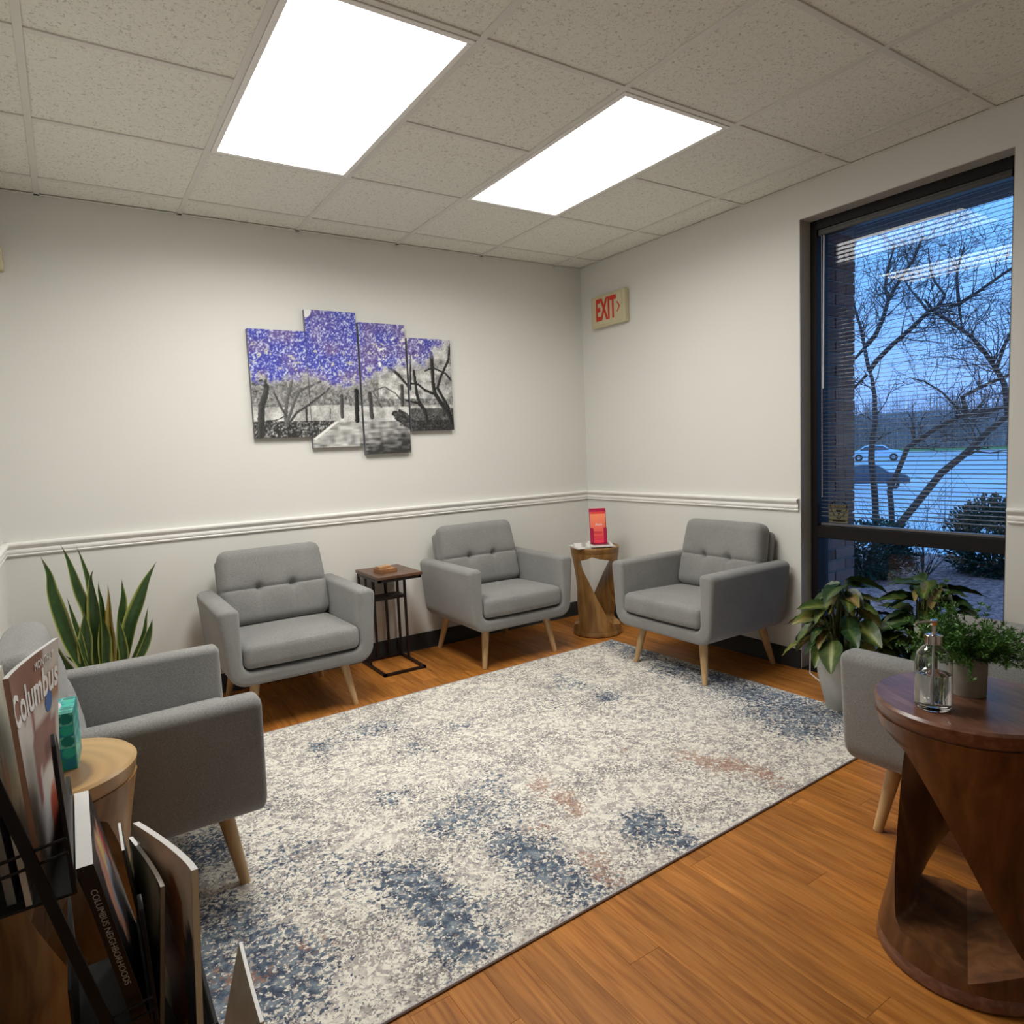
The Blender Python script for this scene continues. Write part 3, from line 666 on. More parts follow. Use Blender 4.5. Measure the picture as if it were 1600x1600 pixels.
def rug_mat():
    m, nt, b = newmat('abstract_rug'); a = N(nt, 'ShaderNodeVertexColor', layer_name='Col'); sp = N(nt, 'ShaderNodeSeparateColor'); nt.links.new(a.outputs[0], sp.inputs[0])
    t = N(nt, 'ShaderNodeTexCoord')
    def nz(s, d=4, dist=0.0, off=0):
        mp = N(nt, 'ShaderNodeMapping'); mp.inputs['Location'].default_value = (off, off*.7, 0); nt.links.new(t.outputs['Object'], mp.inputs[0])
        n = N(nt, 'ShaderNodeTexNoise'); n.inputs['Scale'].default_value = s; n.inputs['Detail'].default_value = d; n.inputs['Distortion'].default_value = dist; nt.links.new(mp.outputs[0], n.inputs['Vector']); return n.outputs[0]
    def math_(op, x, y):
        n = N(nt, 'ShaderNodeMath', operation=op)
        for k, q in enumerate((x, y)):
            if isinstance(q, (int, float)): n.inputs[k].default_value = q
            else: nt.links.new(q, n.inputs[k])
        return n.outputs[0]
    # cream ground broken by taupe-grey patches of two sizes
    g1 = ramp(nt, nz(24, 4, .4, 3), [(.40, (.74, .70, .62)), (.48, (.58, .54, .49)), (.58, (.43, .395, .37))])
    g2 = ramp(nt, nz(66, 3, .8, 7), [(.50, (0, 0, 0)), (.56, (1, 1, 1))])
    base = mix(nt, g2.outputs[0], g1.outputs[0], (.84, .80, .71, 1))
    # dark charcoal flecks everywhere, thin
    fl_ = math_('GREATER_THAN', math_('ADD', nz(120, 4, .6, 1), math_('MULTIPLY', math_('SUBTRACT', nz(5, 2, 0, 9), .5), .40)), .575)
    base = mix(nt, math_('MULTIPLY', fl_, .75), base, (.13, .125, .135, 1))
    # blue speckle: mask raises the threshold of a fine noise
    bn = math_('ADD', nz(80, 5, .7, 12), math_('MULTIPLY', sp.outputs[0], .295))
    bf = ramp(nt, bn, [(.675, (0, 0, 0)), (.735, (1, 1, 1))])
    bc = ramp(nt, nz(30, 3, 0, 20), [(.35, (.024, .042, .085)), (.48, (.055, .092, .15)), (.62, (.19, .24, .29))])
    base = mix(nt, math_('MULTIPLY', bf.outputs[0], .92), base, bc.outputs[0])
    rn = math_('ADD', nz(64, 5, .8, 31), math_('MULTIPLY', sp.outputs[1], .36))
    rf = ramp(nt, rn, [(.66, (0, 0, 0)), (.74, (1, 1, 1))])
    base = mix(nt, math_('MULTIPLY', rf.outputs[0], .7), base, (.33, .17, .11, 1))
    nt.links.new(base, b.inputs['Base Color']); b.inputs['Roughness'].default_value = .95; b.inputs['Specular IOR Level'].default_value = .1
    bump(nt, b, nz(300, 2), .002, .5); return m
M_RUG = rug_mat(); M_BIND = plain('rug_binding', (.42, .39, .40, 1), .9)
rug = thing('area_rug', 'cream, grey and blue abstract area rug on the wood floor', 'rug', (RC.x, RC.y, .0005), RA)
MB().grid(137, 92, lambda u, v: ((u-.5)*RW_, (v-.5)*RH_, .006), rugmask).build('pile', M_RUG, rug, fix=False)
q = MB(); e = .004
q.tube([(-RW_/2, -RH_/2, .0042), (RW_/2, -RH_/2, .0042), (RW_/2, RH_/2, .0042), (-RW_/2, RH_/2, .0042)], .0042, 6, closed=True)
q.build('binding', M_BIND, rug)
MB().box(-RW_/2, RW_/2, -RH_/2, RH_/2, 0, .005).build('backing', M_BIND, rug, smooth=False)

# ------------------------------------------------------------------ twisted wood stools
def stool(label, loc, rz, hgt, R0, R1, side_mat, top_mat, waist=.80, twist=105, name='twisted_stool', top_t=.095, base_t=.09):
    t = thing(name, label, 'stool', loc, rz, 'twisted solid wood stools')
    def disc(r0, r1, z0, z1, nm, mat):
        e = .006; return MB().lathe([(0.001, z0), (r0-e, z0), (r0, z0+e), (r1, z1-e), (r1-e, z1), (.001, z1)], 48, cap=False).build(nm, mat, t, ang=40)
    disc(R1*.97, R1, hgt-top_t*.45, hgt, 'top', top_mat)
    disc(R0, R0*.98, 0, base_t*.45, 'base', top_mat)
    za, zb_ = base_t*.40, hgt-top_t*.42; NT, NA = 34, 12
    for leg in range(2):
        vs = []; fs = []
        for i in range(NT+1):
            s = i/NT; z = za+(zb_-za)*s
            edge = min(s, 1-s); flare = math.exp(-(edge/.072)**4)
            wdt = math.radians(86)*(1-flare)+math.radians(184)*flare
            Ro = (R0*(1-s)+R1*s)*(1-(1-waist)*math.sin(math.pi*s)**1.0)*.985
            th0 = leg*math.pi-math.radians(twist)*(s-.5)
            din = .40*(1-flare)+.08*flare
            ring = []
            for k in range(NA+1):
                a = th0-wdt/2+wdt*k/NA; ring.append((Ro*math.cos(a), Ro*math.sin(a)))
            # inner face: gently hollow between the two edges
            A, B_ = Vector(ring[-1]), Vector(ring[0]); c = Vector((math.cos(th0), math.sin(th0)))
            for k in range(1, NA):
                f = k/NA; p = A.lerp(B_, f); pull = math.sin(math.pi*f)*Ro*(.16*(1-flare)-.0*flare)
                ring.append(tuple(p-c*pull*(.55)))
            vs += [(x, y, z) for x, y in ring]
        M_ = 2*NA
        for i in range(NT):
            for k in range(M_): fs.append((i*M_+k, i*M_+(k+1) % M_, (i+1)*M_+(k+1) % M_, (i+1)*M_+k))
        fs.append(tuple(range(M_-1, -1, -1))); fs.append(tuple(NT*M_+k for k in range(M_)))
        MB().add(vs, fs).build('twisted_leg', side_mat, t, ang=48)
    return t
M_SW1 = wood('stool_wood_golden', (.17, .075, .018), (.30, .15, .045), (.40, .225, .08), (5, 5, .9), .38, 5)
M_ST1 = wood_slice('stool_top_golden', (.20, .115, .055, 1), (.46, .27, .11, 1), (.52, .33, .14, 1))
M_SW2 = wood('stool_wood_dark', (.06, .024, .009), (.13, .052, .019), (.21, .092, .036), (5, 5, .9), .34, 5)
M_ST2 = wood('stool_top_dark', (.10, .042, .024), (.17, .075, .045), (.26, .13, .085), (2, 9, 9), .30, 6)
STF = (-.345, -.47, 0); HF = .600
stool('golden twisted wood stool in the corner between two armchairs', STF, math.radians(-178), HF, .165, .165, M_SW1, M_SW1)
STR = (-1.55, -3.26, 0); HR = .640
stool('dark brown twisted wood stool in the right foreground', STR, math.radians(-116), HR, .195, .205, M_SW2, M_ST2, waist=.76)
STL = (-3.378, -2.172, 0); HL = .610
stool('golden twisted wood stool at left beside the magazine rack', STL, math.radians(32), HL, .172, .172, M_SW1, M_ST1)

# ------------------------------------------------------------------ C-shaped side table
M_CT = plain('dark_bronze_metal', (.022, .012, .011, 1), .4, .3); M_CTOP = wood('side_table_wood', (.06, .025, .012), (.11, .05, .026), (.16, .08, .045), (1.5, 8, 8), .35, 7)
t = thing('side_table', 'narrow dark metal C-shaped side table with wood top between two armchairs', 'side table', (-1.735, -.20, 0))
hx, hy, ht = .125, .172, .585; b = .016
MB().box(-hx-.014, hx+.014, -hy-.02, hy-.0, ht-.018, ht).build('table_top', M_CTOP, t, bevel=.002, seg=1)
q = MB().bar([(-hx, -hy, ht-.028), (hx, -hy, ht-.028), (hx, hy-.02, ht-.028), (-hx, hy-.02, ht-.028), (-hx, -hy, ht-.028)], b, b); q.build('top_frame', M_CT, t)
q = MB().bar([(-hx, -hy, b/2), (hx, -hy, b/2), (hx, hy-.01, b/2), (-hx, hy-.01, b/2), (-hx, -hy, b/2)], b, b); q.build('base_frame', M_CT, t)
for x, y in ((-hx, hy-.01), (-hx, .05), (-.035, hy-.01), (.045, hy-.01), (hx, hy-.01), (hx, .05)):
    MB().bar([(x, y, b), (x, y, ht-.034)], b*.85, b*.85).build('upright', M_CT, t)
MB().box(-hx, hx, .05, hy-.01, .395, .415).build('shelf', M_CT, t, bevel=.001, seg=1)
# wooden block puzzle on the side table
M_BLK = wood('puzzle_wood_light', (.38, .19, .08), (.52, .29, .13), (.62, .38, .19), (10, 3, 10), .4, 8); M_BLK2 = wood('puzzle_wood_brown', (.20, .08, .03), (.30, .13, .05), (.40, .19, .08), (10, 3, 10), .4, 8)
t = thing('wooden_puzzle', 'small wooden block puzzle on the dark side table', 'puzzle', (-1.76, -.225, ht), math.radians(8))
tr = MB(); tr.box(-.055, .055, -.045, .045, 0, .008); tr.box(-.055, -.048, -.045, .045, .008, .020); tr.box(.048, .055, -.045, .045, .008, .020); tr.box(-.048, .048, .038, .045, .008, .020); tr.box(-.048, .048, -.045, -.038, .008, .018)
tr.build('tray', M_BLK2, t, bevel=.001, seg=1)
for k, (x, y, z, sx, sy, m_) in enumerate([(-.032, .01, .008, .028, .05, M_BLK), (0, .012, .008, .028, .048, M_BLK2), (.031, .01, .008, .028, .05, M_BLK), (-.03, -.024, .008, .03, .018, M_BLK2), (.02, -.022, .008, .05, .02, M_BLK), (-.03, .015, .0205, .026, .044, M_BLK), (.0, .017, .0205, .026, .04, M_BLK), (.03, .02, .0205, .026, .038, M_BLK)]):
    MB().box(x-sx/2, x+sx/2, y-sy/2, y+sy/2, z+.0003, z+.0123).build('block', m_, t, bevel=.0012, seg=1)

# ------------------------------------------------------------------ corner stool: brochure holder and magazines
M_CRIM = plain('translucent_red_acrylic', (.42, .02, .07, 1), .2); M_PAPER = plain('white_paper', (.80, .79, .77, 1), .7, var=.03); M_WHITE = plain('white_ink', (.85, .84, .82, 1), .6, var=.01)
VC_PRINT = vcol('printed_paper', .35, .4)
def flat_mag(label, loc, rz, cover, wd=.21, hd=.275, th=.006):
    t = thing('magazine', label, 'magazine', loc, rz, 'magazines on the corner stool')
    MB().box(-wd/2, wd/2, -hd/2, hd/2, 0, th).build('pages', M_PAPER, t, smooth=False)
    MB().grid(12, 16, lambda u, v: ((u-.5)*wd, (v-.5)*hd, th+.0006), cover).build('cover', VC_PRINT, t, fix=False)
    return t
def paper_cover(u, v): return lin(236, 232, 226) if (u < .12 or u > .9 or v > .9 or v < .1) else lin(120, 105, 100)
def fan_cover(u, v): return lin(238, 236, 232) if int(v*9) % 3 else lin(170, 168, 162)
bx, by = STF[0], STF[1]
flat_mag('white magazine fanned out lowest on the corner stool', (bx-.03, by-.005, HF), math.radians(70), fan_cover, .20, .27, .004)
flat_mag('magazine fanned out second on the corner stool', (bx-.02, by-.0, HF+.0052), math.radians(52), fan_cover, .19, .26, .003)
flat_mag('framed-cover magazine lying under the red brochure holder', (bx+.02, by-.035, HF+.0094), math.radians(-34), paper_cover, .15, .25, .007)
hold = thing('brochure_holder', 'red acrylic brochure holder on the corner stool', 'brochure holder', (bx+.0, by-.045, HF+.0174), math.radians(-36))
lean = Matrix.Rotation(math.radians(-12), 4, 'X')
q = MB(); q.box(-.056, .056, -.03, .03, 0, .003); q.build('foot', M_CRIM, hold, bevel=.001, seg=1)
q = MB(); q.box(-.056, .056, .010, .013, .003, .24, lean); q.build('back_plate', M_CRIM, hold, bevel=.001, seg=1)
for sx in (-1, 1):
    q = MB(); q.box(min(sx*.056, sx*.034), max(sx*.056, sx*.034), -.022, -.019, .003, .105, lean); q.box(min(sx*.056, sx*.053), max(sx*.056, sx*.053), -.019, .010, .003, .105, lean); q.build('front_lip', M_CRIM, hold, bevel=.001, seg=1)
br_ = thing('brochure', 'coral gradient brochure standing in the red acrylic holder', 'brochure', (bx+.0, by-.045, HF+.0174), math.radians(-36))
def bcol(u, v):
    c = Vector(lin(235, 70, 85)[:3]).lerp(Vector(lin(255, 150, 105)[:3]), max(0, min(1, (v-.15)/.8)))
    if v > .93: c = Vector(lin(225, 70, 65)[:3])
    for k in (.12, .18, .3, .34): 
        if abs(v-k) < .012 and .2 < u < .75: c = Vector(lin(190, 45, 60)[:3])
    return (*c, 1)
q = MB(); q.box(-.050, .050, -.012, .006, .0045, .215, lean); q.build('paper_stack', M_PAPER, br_, smooth=False)
MB().grid(14, 60, lambda u, v: lean @ Vector(((u-.5)*.1, -.0128, .0045+v*.2105)), bcol).build('cover', VC_PRINT, br_, fix=False)
text('lettering', 'Axia', .026, M_WHITE, br_, lean @ frame((1, 0, 0), (0, 0, 1), (.004, -.0134, .128)), depth=.0003)

# ------------------------------------------------------------------ four-panel canvas print
TRUNKS=[
([(-2.366, 1.418), (-2.36, 1.506), (-2.351, 1.578), (-2.322, 1.65), (-2.314, 1.684), (-2.344, 1.708), (-2.382, 1.699)], 0.04, 0.16) ,
([(-2.217, 1.471), (-2.221, 1.522), (-2.209, 1.606), (-2.188, 1.663), (-2.173, 1.719)], 0.025, 0.32) ,
([(-2.216, 1.482), (-2.192, 1.538), (-2.164, 1.606), (-2.132, 1.663), (-2.066, 1.692), (-2.006, 1.716)], 0.019, 0.3) ,
([(-2.208, 1.476), (-2.158, 1.538), (-2.086, 1.583), (-2.036, 1.618), (-1.987, 1.653), (-1.948, 1.688), (-1.934, 1.723)], 0.014, 0.2) ,
([(-2.221, 1.522), (-2.25, 1.584), (-2.273, 1.645), (-2.286, 1.684)], 0.014, 0.22) ,
([(-2.328, 1.495), (-2.273, 1.497), (-2.233, 1.516)], 0.008, 0.12) ,
([(-1.891, 1.512), (-1.885, 1.636)], 0.027, 0.22) ,
([(-1.799, 1.487), (-1.793, 1.666)], 0.033, 0.06) ,
([(-1.964, 1.501), (-1.96, 1.56)], 0.005, 0.1) ,
([(-2.104, 1.492), (-2.102, 1.561)], 0.015, 0.15) ,
([(-1.706, 1.508), (-1.711, 1.65)], 0.032, 0.18) ,
([(-1.497, 1.582), (-1.493, 1.7)], 0.029, 0.2) ,
([(-1.499, 1.603), (-1.538, 1.652), (-1.61, 1.692), (-1.654, 1.678)], 0.009, 0.2) ,
([(-1.64, 1.569), (-1.665, 1.623), (-1.685, 1.65)], 0.009, 0.2) ,
([(-1.572, 1.815), (-1.515, 1.769), (-1.473, 1.721), (-1.437, 1.68)], 0.021, 0.1) ,
([(-1.333, 1.475), (-1.344, 1.547), (-1.38, 1.596), (-1.396, 1.653), (-1.4, 1.723), (-1.407, 1.792)], 0.026, 0.1) ,
([(-1.351, 1.554), (-1.389, 1.589), (-1.472, 1.61)], 0.017, 0.1) ,
([(-1.147, 1.443), (-1.175, 1.531), (-1.229, 1.596), (-1.266, 1.653), (-1.277, 1.725), (-1.276, 1.866), (-1.278, 1.909)], 0.035, 0.09) ,
([(-1.173, 1.56), (-1.218, 1.639), (-1.247, 1.689), (-1.218, 1.761), (-1.155, 1.87), (-1.14, 1.971)], 0.023, 0.1) ,
([(-1.282, 1.653), (-1.336, 1.674), (-1.381, 1.709), (-1.435, 1.715)], 0.018, 0.09) ,
([(-1.138, 1.734), (-1.185, 1.783), (-1.272, 1.817), (-1.329, 1.794)], 0.014, 0.1) ,
([(-1.437, 1.68), (-1.418, 1.972)], 0.015, 0.1) ,
([(-2.32, 1.70), (-2.30, 1.80), (-2.33, 1.92), (-2.31, 2.0)], 0.018, 0.14),
([(-2.17, 1.72), (-2.15, 1.76), (-2.17, 1.83), (-2.10, 1.84)], 0.012, 0.1),
]
def smooth_noise(shape, cell, rg):
    h, w = shape; gh, gw = int(h/cell)+3, int(w/cell)+3; g = rg.random((gh, gw))
    y = np.arange(h)/cell; x = np.arange(w)/cell; yi = y.astype(int); xi = x.astype(int); fy = y-yi; fx = x-xi
    fy = (fy*fy*(3-2*fy))[:, None]; fx = (fx*fx*(3-2*fx))[None, :]
    a = g[np.ix_(yi, xi)]; b_ = g[np.ix_(yi, xi+1)]; c = g[np.ix_(yi+1, xi)]; d = g[np.ix_(yi+1, xi+1)]
    return (a*(1-fx)+b_*fx)*(1-fy)+(c*(1-fx)+d*fx)*fy
def paint_art():
    rg = np.random.default_rng(12); DX = .0036
    X0, X1, Z0, Z1 = -2.41, -1.13, 1.27, 2.14
    xs_ = np.arange(X0, X1, DX); zs_ = np.arange(Z0, Z1, DX); X, Z = np.meshgrid(xs_, zs_); sh = X.shape
    n2, n4, n9, n20 = (smooth_noise(sh, c, rg) for c in (1.6, 4, 9, 22)); n3 = smooth_noise(sh, 2.6, rg)
    g = np.full(sh, .42)+.25*(n4-.5)+.30*(n2-.5)                       # grey woods in the distance
    sky = (Z > 1.62) & (X > -1.65); g = np.where(sky, .62+.5*(n9-.5)+.25*(n2-.5), g)
    gr = Z < 1.575+.006*np.sin(X*9); lit = .66+.35*(n9-.5)+.2*(n2-.5); g = np.where(gr, lit, g)
    fo = (Z < 1.50+.02*(n9-.5)) & (X < -1.93); g = np.where(fo & (Z < 1.49), .14+.55*np.clip(n2*n3*1.7-.25, 0, 1), g)
    gr4 = (Z < 1.56) & (X > -1.44); g = np.where(gr4, .24+.25*(n2-.5)+.12*(n9-.5), g); g = np.where((X > -1.44) & (Z < 1.485), .10+.22*n2*n3, g)
    # path
    xl = -2.053+(Z-1.392)/(1.483-1.392)*(2.053-1.926); pth = (Z < 1.483) & (X > xl) & (X < -1.44)
    streak = smooth_noise((sh[0], sh[1]), 7, rg); st2 = np.repeat(smooth_noise((sh[0], sh[1]//4+1), 3, rg), 4, axis=1)[:, :sh[1]]
    g = np.where(pth, np.clip(.62+.35*(st2-.5)-.5*np.clip((-Z+1.42)/.12, 0, 1)*(X > -1.79)*.8+.25*(streak-.5)-.15*np.clip((X+1.8)/.3, 0, 1), .16, .92), g)
    curb = (np.abs(X-xl) < .012) & (Z < 1.483) & (Z > 1.385); g = np.where(curb, .88, g)
    bush = ((X+1.48)/.085)**2+((Z-1.485+.55*(X+1.48))/.05)**2 < 1+.8*(n4-.5); g = np.where(bush, .10+.35*n2*n3, g)
    for (pts, wd_, gv) in TRUNKS:
        for k in range(len(pts)-1):
            (ax, az), (bx_, bz) = pts[k], pts[k+1]; dx, dz_ = bx_-ax, bz-az; L2 = dx*dx+dz_*dz_+1e-9
            tt = np.clip(((X-ax)*dx+(Z-az)*dz_)/L2, 0, 1); d = np.hypot(X-ax-tt*dx, Z-az-tt*dz_)
            ww = wd_/2*(1-.35*(k+.5)/max(1, len(pts)-1)); side = ((X-ax-tt*dx))/ww
            g = np.where(d < ww, gv*.75+.10*np.clip(-side, 0, 1)+.08*n2, g)
    rgb = np.stack([g, g, g*.985], -1)
    # blue-violet canopy
    bx_ = [-2.41, -2.26, -2.09, -2.03, -1.97, -1.76, -1.70, -1.58, -1.467, -1.443, -1.326, -1.258, -1.13]
    bz_ = [1.688, 1.69, 1.726, 1.722, 1.682, 1.675, 1.715, 1.80, 1.81, 1.825, 1.835, 1.91, 1.985]
    edge = np.interp(X, bx_, bz_)+.05*(n9-.5)+.05*(n4-.5)+.02*(n2-.5)
    can = Z > edge
    hole = (n4*.5+n9*.5 > .70) & (n2 > .35) & (Z < edge+.20)
    vio = np.clip((n20-.5)*2.2+.35+(X+1.9)*.35+(Z-1.85)*.8, 0, 1)[..., None]
    mid = np.array([.075, .085, .47])*(1-vio)+np.array([.18, .135, .38])*vio
    dark = np.array([.025, .022, .14]); light = np.array([.58, .62, .82])
    v = np.clip(n2*.55+n3*.45, 0, 1)[..., None]
    c = np.where(v < .42, dark+(mid-dark)*np.clip(v/.42, 0, 1), mid+(light-mid)*np.clip((v-.50)/.26, 0, 1)**1.3)
    pale = ((X+2.07)**2/.0012+(Z-2.12)**2/.0015 < 1); c = np.where(pale[..., None], .78, c)
    soft = np.clip((Z-edge)/.05, 0, 1)[..., None]; keep = np.where(hole[..., None], .0, soft)
    rgb = np.where(can[..., None], rgb*(1-keep)+c*keep, rgb)
    # sRGB-ish to linear for the greys was painted by eye: darken mid tones
    rgb = np.clip(rgb, 0, 1); out = rgb.copy(); out[~can] = rgb[~can]**1.7
    return xs_, zs_, out, DX
AXS, AZS, ART, ADX = paint_art()
def art_col(x, z):
    i = min(len(AXS)-1, max(0, int(round((x-AXS[0])/ADX)))); j = min(len(AZS)-1, max(0, int(round((z-AZS[0])/ADX)))); return (*ART[j, i], 1)
M_CANV = vcol('canvas_print', .7, .2)
CAN = [(-2.398, -2.079, 1.399, 2.000, 'leftmost canvas of the purple tree print, with twisted trunks at left'),
       (-2.076, -1.770, 1.334, 2.126, 'tall canvas second from left in the purple tree print, reaching highest'),
       (-1.757, -1.457, 1.283, 2.074, 'tall canvas third from left in the purple tree print, hanging lowest'),
       (-1.443, -1.140, 1.418, 1.998, 'rightmost short canvas of the purple tree print, with dark leaning trunks')]
for x0, x1, z0, z1, lb in CAN:
    t = thing('canvas_print', lb, 'wall art', ((x0+x1)/2, 0, (z0+z1)/2), group='four-panel park print'); cx_, cz_ = t.location.x, t.location.z; dp = .032
    nx, nz_ = int((x1-x0)/.0036), int((z1-z0)/.0036)
    MB().grid(nx, nz_, lambda u, v: (x0+(x1-x0)*u-cx_, -dp-.0004, z0+(z1-z0)*v-cz_), lambda u, v: art_col(x0+(x1-x0)*u, z0+(z1-z0)*v)).build('print', M_CANV, t, fix=False)
    MB().box(x0-cx_, x1-cx_, -dp, -.001, z0-cz_, z1-cz_).build('stretcher', plain('canvas_edge', (.20, .20, .24, 1), .8), t, bevel=.001, seg=1)

# ------------------------------------------------------------------ exit sign
M_CREAM = plain('aged_cream_plastic', (.62, .55, .36, 1), .45, var=.04); M_RED = plain('exit_red', (.62, .035, .012, 1), .45)
t = thing('exit_sign', 'cream EXIT sign with red letters near the ceiling corner', 'exit sign', (0, -.343, 2.216))
MB().box(-.044, -.001, -.166, .182, -.109, .109).build('housing', M_CREAM, t, bevel=.005, seg=2)
fp = MB().box(-.0475, -.044, -.140, .165, -.095, .098).build('face_plate', M_CREAM, t, bevel=.001, seg=1)
text('exit_letters', 'EXIT', .205, M_RED, fp, frame((0, -1, 0), (0, 0, 1), (-.0485, .022, 0)), depth=.0009, sx=.50, bold=.006)
ch = MB()
for s in (-1, 1):
    ch.prism([(0, 0), (.012, 0), (-.012, .034), (-.024, .034)], lambda a, b_, d: (-.0475-d, -.112-a, s*b_), 0, .001)
ch.build('chevron', M_RED, fp, smooth=False)
# cream box high on the wall at far left
t = thing('wall_alarm', 'cream plastic box high on the back wall at the far left edge', 'alarm box', (-3.50, 0, 2.25))
MB().box(-.06, .052, -.06, -.001, -.055, .055).build('housing', M_CREAM, t, bevel=.006, seg=2)
MB().box(-.045, .038, -.063, -.06, -.03, .03).build('lens', M_TRIM, t, bevel=.002, seg=1)

# ------------------------------------------------------------------ snake plant
SNAKE=[
([(-3.309, 0.359), (-3.347, 0.477), (-3.376, 0.62), (-3.393, 0.726), (-3.398, 0.808), (-3.421, 0.892)], 0.06, 0) ,
([(-3.267, 0.359), (-3.262, 0.579), (-3.292, 0.71), (-3.32, 0.859), (-3.343, 0.932)], 0.046, 0) ,
([(-3.253, 0.356), (-3.244, 0.618), (-3.248, 0.737), (-3.266, 0.848), (-3.283, 0.916)], 0.032, 0) ,
([(-3.242, 0.353), (-3.234, 0.574), (-3.237, 0.701), (-3.237, 0.765), (-3.224, 0.805)], 0.065, 0) ,
([(-3.217, 0.356), (-3.206, 0.612), (-3.211, 0.697), (-3.207, 0.748)], 0.028, 0) ,
([(-3.18, 0.357), (-3.179, 0.543), (-3.173, 0.649), (-3.174, 0.726)], 0.037, 1) ,
([(-3.151, 0.356), (-3.13, 0.556), (-3.116, 0.64), (-3.112, 0.73)], 0.056, 0) ,
([(-3.133, 0.356), (-3.094, 0.506), (-3.051, 0.607), (-3.008, 0.71), (-2.959, 0.8)], 0.069, 0) ,
([(-3.091, 0.356), (-3.045, 0.453), (-3.027, 0.537), (-3.013, 0.588)], 0.021, 0) ,
([(-3.065, 0.355), (-3.032, 0.428), (-3.011, 0.491), (-3.002, 0.529)], 0.037, 0) ,
([(-3.288, 0.359), (-3.305, 0.481), (-3.324, 0.59), (-3.339, 0.692)], 0.025, 0) ,
([(-3.383, 0.384), (-3.436, 0.507), (-3.481, 0.589)], 0.051, 0) ,
([(-3.288, 0.363), (-3.283, 0.498), (-3.278, 0.615)], 0.06, 0) ,
([(-3.217, 0.356), (-3.209, 0.484), (-3.214, 0.592)], 0.056, 0) ,
([(-3.188, 0.359), (-3.188, 0.523), (-3.202, 0.615)], 0.042, 0) ,
([(-3.317, 0.352), (-3.355, 0.39), (-3.371, 0.406)], 0.023, 0) ,
([(-3.14, 0.358), (-3.143, 0.45), (-3.145, 0.558)], 0.042, 0) ,
]
VC_LEAF = vcol('leaf_colour', .38, .5); M_SOIL = plain('potting_soil', (.03, .02, .014, 1), .95, var=.4, scale=60)
M_CONC = plain('pale_ceramic', (.52, .51, .48, 1), .7, var=.12, scale=6)
SP = Vector((-3.205, -.25, 0)); t = thing('snake_plant', 'tall variegated snake plant in a pot by the back wall', 'plant', SP)
MB().lathe([(.001, .0), (.105, .0), (.11, .01), (.145, .27), (.147, .29), (.137, .29), (.132, .262), (.001, .262)], 32, cap=False).build('pot', M_CONC, t, ang=40)
MB().lathe([(.001, .268), (.08, .267), (.1325, .263)], 24, cap=False).build('soil', M_SOIL, t)
rt = random.Random(21)
def ribbon(pts, wd, kind, yoff):
    base_ = Vector((SP.x+(pts[0][0]-SP.x)*.55, SP.y+yoff*.5, .262)); P = [base_]+[Vector((a, SP.y+yoff*(.5+.5*k/(len(pts)-1)), b_)) for k, (a, b_) in enumerate(pts)]
    # Catmull-Rom resample
    out = []
    for i in range(len(P)-1):
        p0, p1, p2, p3 = P[max(i-1, 0)], P[i], P[i+1], P[min(i+2, len(P)-1)]
        for k in range(6):
            s = k/6; out.append(.5*((2*p1)+(p2-p0)*s+(2*p0-5*p1+4*p2-p3)*s*s+(3*p1-p0-3*p2+p3)*s**3))
    out.append(P[-1]); n = len(out); L = [0]
    for i in range(n-1): L.append(L[-1]+(out[i+1]-out[i]).length)
    mb = MB(); vs = []; cs = []; NW = 6; tw0 = rt.uniform(-.5, .5); tw1 = tw0+rt.uniform(-.7, .7)
    for i, p in enumerate(out):
        s = L[i]/L[-1]; wv = wd*(.42+.58*math.sin(min(1, s/.55)*math.pi/2)) if s < .55 else wd*max(.02, math.cos((s-.55)/.45*math.pi/2)**1.15)
        d = (out[min(i+1, n-1)]-out[max(i-1, 0)]).normalized(); tw = tw0+(tw1-tw0)*s
        side = Vector((math.cos(tw), math.sin(tw), 0)); side = (side-d*side.dot(d)).normalized(); nrm = side.cross(d)
        for k in range(NW+1):
            f = k/NW*2-1; q = p+side*f*wv/2+nrm*(f*f)*wv*.22; vs.append(q-SP)
            band = .5+.5*mnoise.noise(Vector((f*1.2, s*L[-1]*95, i*.01+wd*30)))
            c = Vector((.010, .034, .008)).lerp(Vector((.045, .10, .022)), band)
            if abs(f) > .72: c = Vector((.40, .43, .10)) if kind == 0 else Vector((.5, .42, .12))
            if kind == 1 and abs(f) > .3: c = Vector((.45, .33, .08))
            if s > .94: c = Vector((.10, .08, .035))
            cs.append((*c, 1))
    fs = [(i*(NW+1)+k, i*(NW+1)+k+1, (i+1)*(NW+1)+k+1, (i+1)*(NW+1)+k) for i in range(n-1) for k in range(NW)]
    mb.add(vs, fs, cs); return mb.build('leaf', VC_LEAF, t, fix=False, ang=80)
for k, (pts, wd_, kd) in enumerate(SNAKE): ribbon(pts, wd_*1.05, kd, rt.uniform(-.06, .06))

